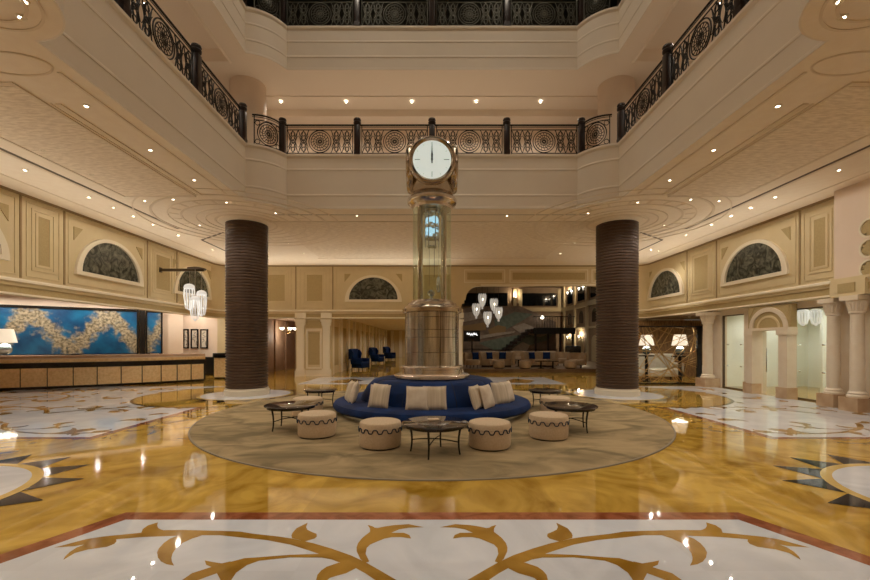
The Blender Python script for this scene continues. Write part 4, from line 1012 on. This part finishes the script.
# ---- lattice screen with gilt bars
def seeded_bars():
    rr = random.Random(5); out = []
    for k in range(34):
        s = rr.choice((0,1,2,3)); e = (s+rr.choice((1,2,3))) % 4
        def p(side): 
            q = rr.random(); return [(q,0),(1,q),(q,1),(0,q)][side]
        out.append((p(s),p(e)))
    return out
SX0,SX1,SY,SH = 7.05,9.74,14.86,2.12
sc = empty('lattice_screen',(SX0,SY,0),0,'tall gilt lattice screen of crossing bars in a black frame','screen'); W = SX1-SX0
MB().box(0,W,-.03,.03,SH-.05,SH).box(0,W,-.03,.03,0,.06).box(0,.05,-.03,.03,0,SH).box(W-.16,W,-.04,.04,0,SH).build('frame','black_lacquer',sc,smooth=0)
br_ = MB()
for (a,b) in seeded_bars(): br_.tube([(.05+a[0]*(W-.2),0,.06+a[1]*(SH-.11)),(.05+b[0]*(W-.2),0,.06+b[1]*(SH-.11))],.012,4)
br_.build('gilt_bars','gilt',sc)
# ---- seating behind the screen
t = empty('grey_sofa',(9.3,17.2,0),0,'long grey upholstered sofa behind the lattice screen','sofa')
MB().rbox(-1.5,1.0,-.45,.4,.12,.45,.05,3).build('seat','sofa_grey',t); MB().rbox(-1.5,1.0,.2,.45,.4,1.05,.08,3).build('backrest','sofa_grey',t)
for x in (-1.5,.8): MB().rbox(x,x+.2,-.45,.4,.12,.68,.05,3).build('arm','sofa_grey',t)
for x in (-1.4,.9):
    for y in (-.35,.35): MB().cyl(.03,0,.12,10,(x,y)).build('leg','dark_wood',t)
t = empty('grey_armchair',(10.9,15.75,0),R(-40),'pale grey armchair turned sideways behind the lattice screen','armchair')
MB().rbox(-.45,.45,-.4,.4,.12,.45,.05,3).build('seat','pillow_linen',t); MB().rbox(-.45,.45,.2,.42,.4,1.0,.08,3).build('backrest','pillow_linen',t)
for x in (-.45,.3): MB().rbox(x,x+.15,-.4,.4,.2,.65,.05,3).build('arm','pillow_linen',t)
for x in (-.4,.4):
    for y in (-.33,.33): MB().cyl(.025,0,.12,10,(x,y)).build('leg','dark_wood',t)
def side_table(loc,label):
    t = empty('side_table',loc,0,label,'side table','tables behind the screen')
    MB().cyl(.28,.98,1.02,28).build('tabletop','black_lacquer',t); MB().lathe([(0,0),(.2,0),(.2,.03),(.06,.05),(.06,.98),(0,.98)],20).build('pedestal','black_lacquer',t)
for x,y,lab,l2 in ((8.38,16.05,'table lamp with cream shade behind the left half of the screen','slim black side table under the left lamp behind the screen'),(9.2,15.25,'table lamp with cream shade and glass body behind the right half of the screen','slim black side table under the right lamp behind the screen')):
    side_table((x,y,0),l2); table_lamp('table_lamp',(x,y,1.02),lab,True,.92)
# ---- wing chairs in the hall
def wing():
    t = empty('wing_chair')
    MB().rbox(-.36,.40,-.36,.36,.12,.46,.06,3).build('seat','blue_velvet',t)
    m = MB().rbox(-.42,-.26,-.38,.38,.35,1.18,.07,3); m.map(lambda x,y,z:(x-.14*max(0,z-.4),y,z)); m.build('backrest','blue_velvet',t)
    for s in (-1,1):
        w = MB().prism([(-.50,.60),(-.52,1.15),(-.30,1.12),(-.16,.92),(-.22,.66)],-.04,.04); w.map(lambda x,y,z:(x,s*.36+z,y)); w.build('wing','blue_velvet',t)
        MB().rbox(-.36,.36,s*.36-.07,s*.36+.07,.3,.66,.06,3).build('arm','blue_velvet',t)
        for x in (-.32,.34): MB().tube([(x,s*.3,.2),(x*1.05,s*.32,0)],[.03,.018],8).build('leg','dark_wood',t)
    return t
wc = wing(); wc['category'] = 'armchair'
for i,(x,y,lab) in enumerate(((-4.0,22.9,'blue wing chair in the hall left of the clock, nearest of three'),(-4.05,30.5,'blue wing chair in the hall, middle one of three'),(-3.72,36.5,'blue wing chair in the hall, farthest of three'))): place(wc,i==0,(x,y,0),R(-25),lab,'wing chairs in the hall')
for i,y in enumerate((20.5,24,28,32,37,41)):  # added downlights, unseen, that brighten the hall
    q = place(dlp,False,(-2.8,y,2.85),0,'downlight added to light the hall of blue wing chairs, %s from the lobby' % ORD[i],'added downlights of the hall'); spot(q,20,150,.6)
# ---- corridor: chandelier, console, mirror
ch = empty('chandelier',(-7.72,22.0,2.15),0,'small brass chandelier with white bowl shades in the left corridor','chandelier')
MB().cyl(.012,.0,.6,8).lathe([(0,-.16),(.05,-.14),(.03,-.05),(.05,0),(.02,.1),(0,.1)],14).build('stem','brass',ch)
for k in range(5):
    a = 2*pi*k/5+.3
    MB().tube([(0,0,-.08),(.18*cos(a),.18*sin(a),-.13),(.34*cos(a),.34*sin(a),-.05),(.36*cos(a),.36*sin(a),.05)],.012,6).build('arm','brass',ch)
    MB().lathe([(.03,.05),(.09,.09),(.115,.17),(.11,.17),(.03,.06)],16,c=(.36*cos(a),.36*sin(a),0)).build('shade','bulb',ch)
point(ch,9,.05,loc=(0,0,-.3))
t = empty('console_table',(-8.0,26.6,0),0,'narrow console table at the end of the left corridor','console')
MB().box(-.7,.7,-.22,.22,.78,.84).build('tabletop','counter_wood',t)
for x in (-.62,.62):
    for y in (-.16,.16): MB().box(x-.04,x+.04,y-.04,y+.04,0,.78).build('leg','dark_wood',t)
MB().box(-.6,.6,-.18,.18,.12,.16).build('shelf','counter_wood',t)
t = empty('tall_mirror',(-7.95,26.95,1.6),0,'tall gilt framed mirror at the end of the left corridor','mirror')
MB().box(-.3,.3,-.02,.03,-.75,.75).box(-.36,-.3,-.05,.03,-.8,.8).box(.3,.36,-.05,.03,-.8,.8).box(-.36,.36,-.05,.03,.75,.82).box(-.36,.36,-.05,.03,-.82,-.75).build('frame','gilt',t,smooth=0)
MB().box(-.3,.3,-.03,-.02,-.75,.75).build('mirror_glass','silver',t,smooth=0)
q = place(dlp,False,(-7.95,26.2,2.75),0,'recessed downlight before the mirror of the left corridor','downlights of the corridor'); spot(q,9,120,.6,.02,(1,.8,.6))
# ---- lounge
def tub(r=.42,h=.80,mat='lounge_cloth',name='tub_chair',span=210):
    t = empty(name)
    MB().lathe([(0,.16),(r*.95,.16),(r,.20),(r,.36),(r*.93,.43),(0,.44)],32).build('seat',mat,t)
    a0 = R(90-span/2); a1 = R(90+span/2)
    MB().lathe([(r*.93,.16),(r*1.16,.16),(r*1.2,h*.8),(r*1.12,h),(r*1.02,h),(r*.95,h*.8),(r*.93,.16)],28,a0,a1).build('backrest',mat,t)
    for k in range(4):
        a = R(45+90*k); MB().cyl(.022,0,.16,8,(r*.7*cos(a),r*.7*sin(a))).build('leg','dark_wood',t)
    return t
def curved_sofa(R_=1.0):
    t = empty('curved_sofa'); a0,a1 = R(25),R(155)
    MB().lathe([(R_*.45,.10),(R_,.10),(R_,.42),(R_*.5,.44),(R_*.45,.40),(R_*.45,.10)],28,R(15),R(165)).build('seat','lounge_cloth',t)
    MB().lathe([(R_*.92,.10),(R_*1.12,.10),(R_*1.15,.72),(R_*1.08,.84),(R_*.98,.82),(R_*.92,.45),(R_*.92,.10)],32,R(5),R(175)).build('backrest','lounge_cloth',t)
    MB().lathe([(R_*.5,.0),(R_*.95,.0),(R_*.95,.10),(R_*.5,.10)],28,R(15),R(165)).build('plinth','dark_wood',t); return t
cs = curved_sofa(.88); cs['category'] = 'sofa'
def LP(px,y): return ((px-CX)*y/FPX, y, LZ)
place(cs,True,LP(497,22.2),0,'curved tan sofa with blue cushions in the lounge, left one','curved lounge sofas'); place(cs,False,LP(540,22.2),0,'curved tan sofa with blue cushions in the lounge, right one','curved lounge sofas')
tc_ = tub(); tc_['category'] = 'armchair'
for i,(px,y,rz,lab) in enumerate(((472,21.9,20,'tan tub chair at the left edge of the lounge'),(577,21.8,-25,'tan tub chair at the right edge of the lounge'),(518,26.5,0,'tan tub chair deep in the lounge between the two curved sofas'),(548,26.5,0,'tan tub chair deep in the lounge behind the right curved sofa'),(561,23.6,-30,'tan tub chair right of the right curved sofa'))): place(tc_,i==0,LP(px,y),R(rz),lab,'tub chairs in the lounge')
lc = pillow_mesh(.40,.40,.13).build('cushion','blue_velvet',smooth=60,fixn=False); lc['category'] = 'cushion'
for i,(px,y,rz,lab) in enumerate(((489.5,22.55,20,'blue cushion on the left curved sofa, left one'),(502.5,22.6,-18,'blue cushion on the left curved sofa, right one'),(532,22.55,20,'blue cushion on the right curved sofa, left one'),(546.5,22.6,-18,'blue cushion on the right curved sofa, right one'),(475.5,22.0,20,'blue cushion on the tub chair at the left edge of the lounge'))):
    p = LP(px,y); place(lc,i==0,(p[0],p[1],LZ+.44+.19),R(rz),lab,'blue cushions in the lounge').rotation_euler = (R(-12),0,R(rz))
def ltable(): 
    t = empty('low_table'); MB().cyl(.30,.36,.40,28).build('tabletop','table_top',t); MB().lathe([(0,0),(.18,0),(.18,.02),(.04,.04),(.04,.36),(0,.36)],16).build('pedestal','black_lacquer',t); return t
lt = ltable(); lt['category'] = 'table'
for i,(px,y,lab) in enumerate(((518.5,23.1,'small dark round table between the two curved sofas'),(541,21.35,'small dark round table in front of the right curved sofa'),(553,21.3,'small dark round table beside the right tub chairs'))): place(lt,i==0,LP(px,y),0,lab,'lounge tables')
def pouf():
    t = empty('pouf'); MB().lathe([(0,.04),(.27,.04),(.30,.08),(.30,.34),(.26,.40),(0,.41)],28).build('body','lounge_cloth',t); MB().cyl(.25,0,.04,20).build('foot_ring','dark_wood',t); return t
pf_ = pouf(); pf_['category'] = 'ottoman'
for i,(px,y,lab) in enumerate(((499,21.35,'tan pouf in front of the left curved sofa'),(525,21.2,'tan pouf in front of the right curved sofa'),(570.5,21.2,'tan pouf before the right tub chair'))): place(pf_,i==0,LP(px,y),0,lab,'poufs in the lounge')
# black piano-like dark wing chair
t = empty('dark_armchair',LP(573,24.5),R(-20),'black high armchair in front of the lit niches','armchair')
MB().rbox(-.45,.45,-.4,.4,.15,.5,.06,3).build('seat','black_lacquer',t); MB().rbox(-.45,.45,.22,.42,.45,1.15,.08,3).build('backrest','black_lacquer',t)
for x in (-.4,.4):
    for y in (-.33,.33): MB().cyl(.025,0,.15,8,(x,y)).build('leg','dark_wood',t)
# mural boards on a freestanding wall
mu = empty('mural_wall',(0,0,LZ),0,'wide lounge mural wall with green and sand coloured sweeping shapes','mural'); Y = 30.5
Q = lambda px,py: ((px-CX)*Y/FPX, EYE+(CY-py)*Y/FPX-LZ)
MM = Matrix(((1,0,0,0),(0,0,-1,Y),(0,1,0,0),(0,0,0,1)))
MB().at(MM).prism([Q(462,308),Q(520,306),Q(556,322),Q(556,350),Q(462,350)],-.15,0).box(1.9,9.3,0,Q(0,349)[1],-.15,0).build('board','mural_brown',mu,smooth=0)
SH_ = [('mural_green',[(478,343),(500,338),(530,333),(556,330),(548,340),(520,348),(494,350)]),('mural_green',[(494,320),(515,312),(533,314),(520,322),(505,330),(496,328)]),
       ('mural_sand',[(512,327),(524,323),(538,329),(552,333),(540,337),(520,333)]),('mural_tan',[(488,330),(498,325),(506,327),(505,333),(490,335)]),('mural_sand',[(478,336),(496,333),(515,331),(514,333),(497,336),(480,339)]),
       ('mural_sand',[(512,349),(522,342),(530,345),(526,352),(514,352)]),('mural_tan',[(463,326),(486,322),(486,330),(464,333)]),('mural_sand',[(463,313),(480,311),(484,318),(464,322)])]
for k,(m,pl) in enumerate(SH_): MB().at(MM).prism([Q(*p) for p in pl],0,.03+.004*k).build('painted_shape',m,mu,smooth=0)
sg = empty('bar_sign',((472-CX)*28/FPX,28,1.6),0,'dark boxed sign with pale scribble lettering in the lounge','sign')
MB().box(-.55,.55,-.04,.04,0,.75).box(-.05,.05,-.04,.04,-1.42,0).box(-.3,.3,-.15,.15,-1.42,-1.38).build('box','black_lacquer',sg,smooth=0)
MB().tube([(-.36+.045*i,-.06,.5+.09*sin(i*1.9)+.03*sin(i*.7)) for i in range(17)],.018,5).build('lettering','neon',sg)
# mezzanine railing, sconce
o = MB()
o.tube([(7.3,29.6,3.4),(10.3,29.6,3.4)],.03,6)
for k in range(16): o.tube([(7.35+.19*k,29.6,2.55),(7.35+.19*k,29.6,3.4)],.015,5)
tag(o.build('mezzanine_railing','black_lacquer'),'black railing of the mezzanine in the lounge','railing')
sc_ = empty('globe_lamp',(8.05,30.0,2.55),0,'glowing globe lamp on the mezzanine in the lounge','lamp'); MB().cyl(.02,0,.72,8).cyl(.1,0,.02,14).build('stand','brass',sc_); MB().sphere(.13,(0,0,.82),16,10).build('globe','bulb',sc_); point(sc_,10,.12,loc=(0,0,.82))
# unseen downlights added to brighten the lounge and its mural
for i,(x,y) in enumerate(((2.5,23),(5.5,23),(8.5,23.5),(3,27.5),(6,27.5),(9,27.5))):
    q = place(dlp,False,(x,y,6.35),0,'unseen downlight added in the lounge ceiling, '+ORD[i]+' from front left','added downlights of the lounge'); spot(q,42,110,.6)
# lounge pendants
lan = [(482.3,293,307,20.9),(494,298,311.5,20.9),(476.3,303,316.5,20.4),(498.6,306.5,319.5,20.4),(487.6,311,325,20.0)]
names = ['topmost of the five tulip shaped glass pendants in the lounge','upper right one of the five tulip glass pendants','left one of the five tulip glass pendants in the lounge','lower right one of the five tulip glass pendants','lowest of the five tulip shaped glass pendants in the lounge']
def tulip(h,r,up):
    t = empty('tulip_pendant'); pr = [(.05*r/.2,0),(r*.55,h*.12),(r*.8,h*.3),(r*.98,h*.6),(r*1.0,h*.8),(r*.85,h*.95)]
    m = MB()
    for k in range(10):
        a = 2*pi*k/10; m.lathe(pr+[(p[0]-.012,p[1]) for p in reversed(pr)],4,a-.17,a+.17)
    m.build('glass_petals','lantern_dim',t); MB().lathe([(r*.85,h*.95),(r*.8,h*1.0),(0,h*1.03)],20).build('crown','seam_dark',t)
    MB().sphere(.055,(0,0,-.06),12,8).build('drop','lantern_dim',t); MB().sphere(.06,(0,0,h*.55),12,8).build('bulb','bulb',t); MB().cyl(.008,h,h+up,6).build('rod','seam_dark',t); return t
for (px,t0,b0_,y),nm in zip(lan,names):
    h = (b0_-t0)*y/FPX; zb = EYE+(CY-b0_)*y/FPX; o = tulip(h,.21,6.35-zb-h); o.location = ((px-CX)*y/FPX,y,zb); tag(o,nm,'pendant lamp','tulip pendants in the lounge'); point(o,5,.04,(1,.85,.65),(0,0,-.06))
# wall lamps in the lounge
def sconce():
    t = empty('wall_lamp'); MB().box(-.03,.06,-.05,.05,-.1,.1).build('bracket','brass',t); MB().lathe([(.03,0),(.07,.18),(.06,.18),(.02,0)],16,c=(-.12,0,-.05)).build('shade','bulb',t); return t
sp_ = sconce(); sp_['category'] = 'wall lamp'
for i,(x,y,z,rz,lab) in enumerate(((11.33,34.0,1.95,0,'wall lamp in the lit arched niche of the lounge, farther one'),(11.33,31.4,1.95,0,'wall lamp in the lit arched niche of the lounge, nearer one'),(11.33,34.0,5.6,0,'upper wall lamp on the right lounge wall, farther one'),(11.33,31.4,5.6,0,'upper wall lamp on the right lounge wall, nearer one'),(7.25,35.78,5.5,90,'wall lamp between the dark upper windows of the lounge'))):
    o = place(sp_,i==0,(x,y,z),R(rz),lab,'wall lamps of the lounge')
    point(o,9 if i != 4 else 4,.04,(1,.82,.58),(-.12,0,.2))
# ---- cove: unseen area lights added above the cornice ledge, turned up towards the ceiling
def ceiling_fill(loc, length, direction, energy):
    l = bpy.data.lights.new('ceiling_fill_lamp','AREA'); l.shape = 'RECTANGLE'; l.size = length; l.size_y = .05; l.energy = energy; l.color = (1,.90,.76); l.spread = R(100)
    o = bpy.data.objects.new('ceiling_fill_lamp', l); COL.objects.link(o); o.location = loc
    z = -Vector(direction).normalized(); x = Vector((0,1,0)) if abs(direction[0]) > abs(direction[1]) else Vector((1,0,0)); y = z.cross(x)
    o.rotation_euler = Matrix((x,y,z)).transposed().to_euler(); return o
FILL = 1.45
for s in (-1,1): ceiling_fill((s*(XW-.10),8.0,3.02),20,(-s*.62,0,.78),FILL*20)
ceiling_fill((-4.2,YB-.10,3.02),9.6,(0,-.62,.78),FILL*13)
# ---- light over the atrium: unseen downlights added; a plain laylight closes the well
o = MB().box(-4.3,4.3,4.3,10.4,13.30,13.36).build('roof_panel','shop_white',smooth=0); tag(o,'pale ceiling panel closing the top of the atrium','ceiling panel',kind='structure')
for x,y in ((-2.2,6),(2.2,6),(-2.2,9),(2.2,9)): 
    q = place(dlp,False,(x,y,13.30),0,'unseen downlight added in the roof of the atrium, %s %s' % ('left' if x < 0 else 'right','front' if y < 7 else 'back'),'added roof downlights'); spot(q,120,110,.6,.1,(1,.86,.68))
W = bpy.data.worlds.new('world'); SC.world = W; W.use_nodes = True
W.node_tree.nodes['Background'].inputs[0].default_value = (.9,.75,.55,1); W.node_tree.nodes['Background'].inputs[1].default_value = .05
SC.view_settings.view_transform = 'Standard'; SC.view_settings.look = 'None'; SC.view_settings.gamma = 1; SC.view_settings.use_curve_mapping = False
SC.view_settings.exposure = 1.27
SC.cycles.diffuse_bounces = 8
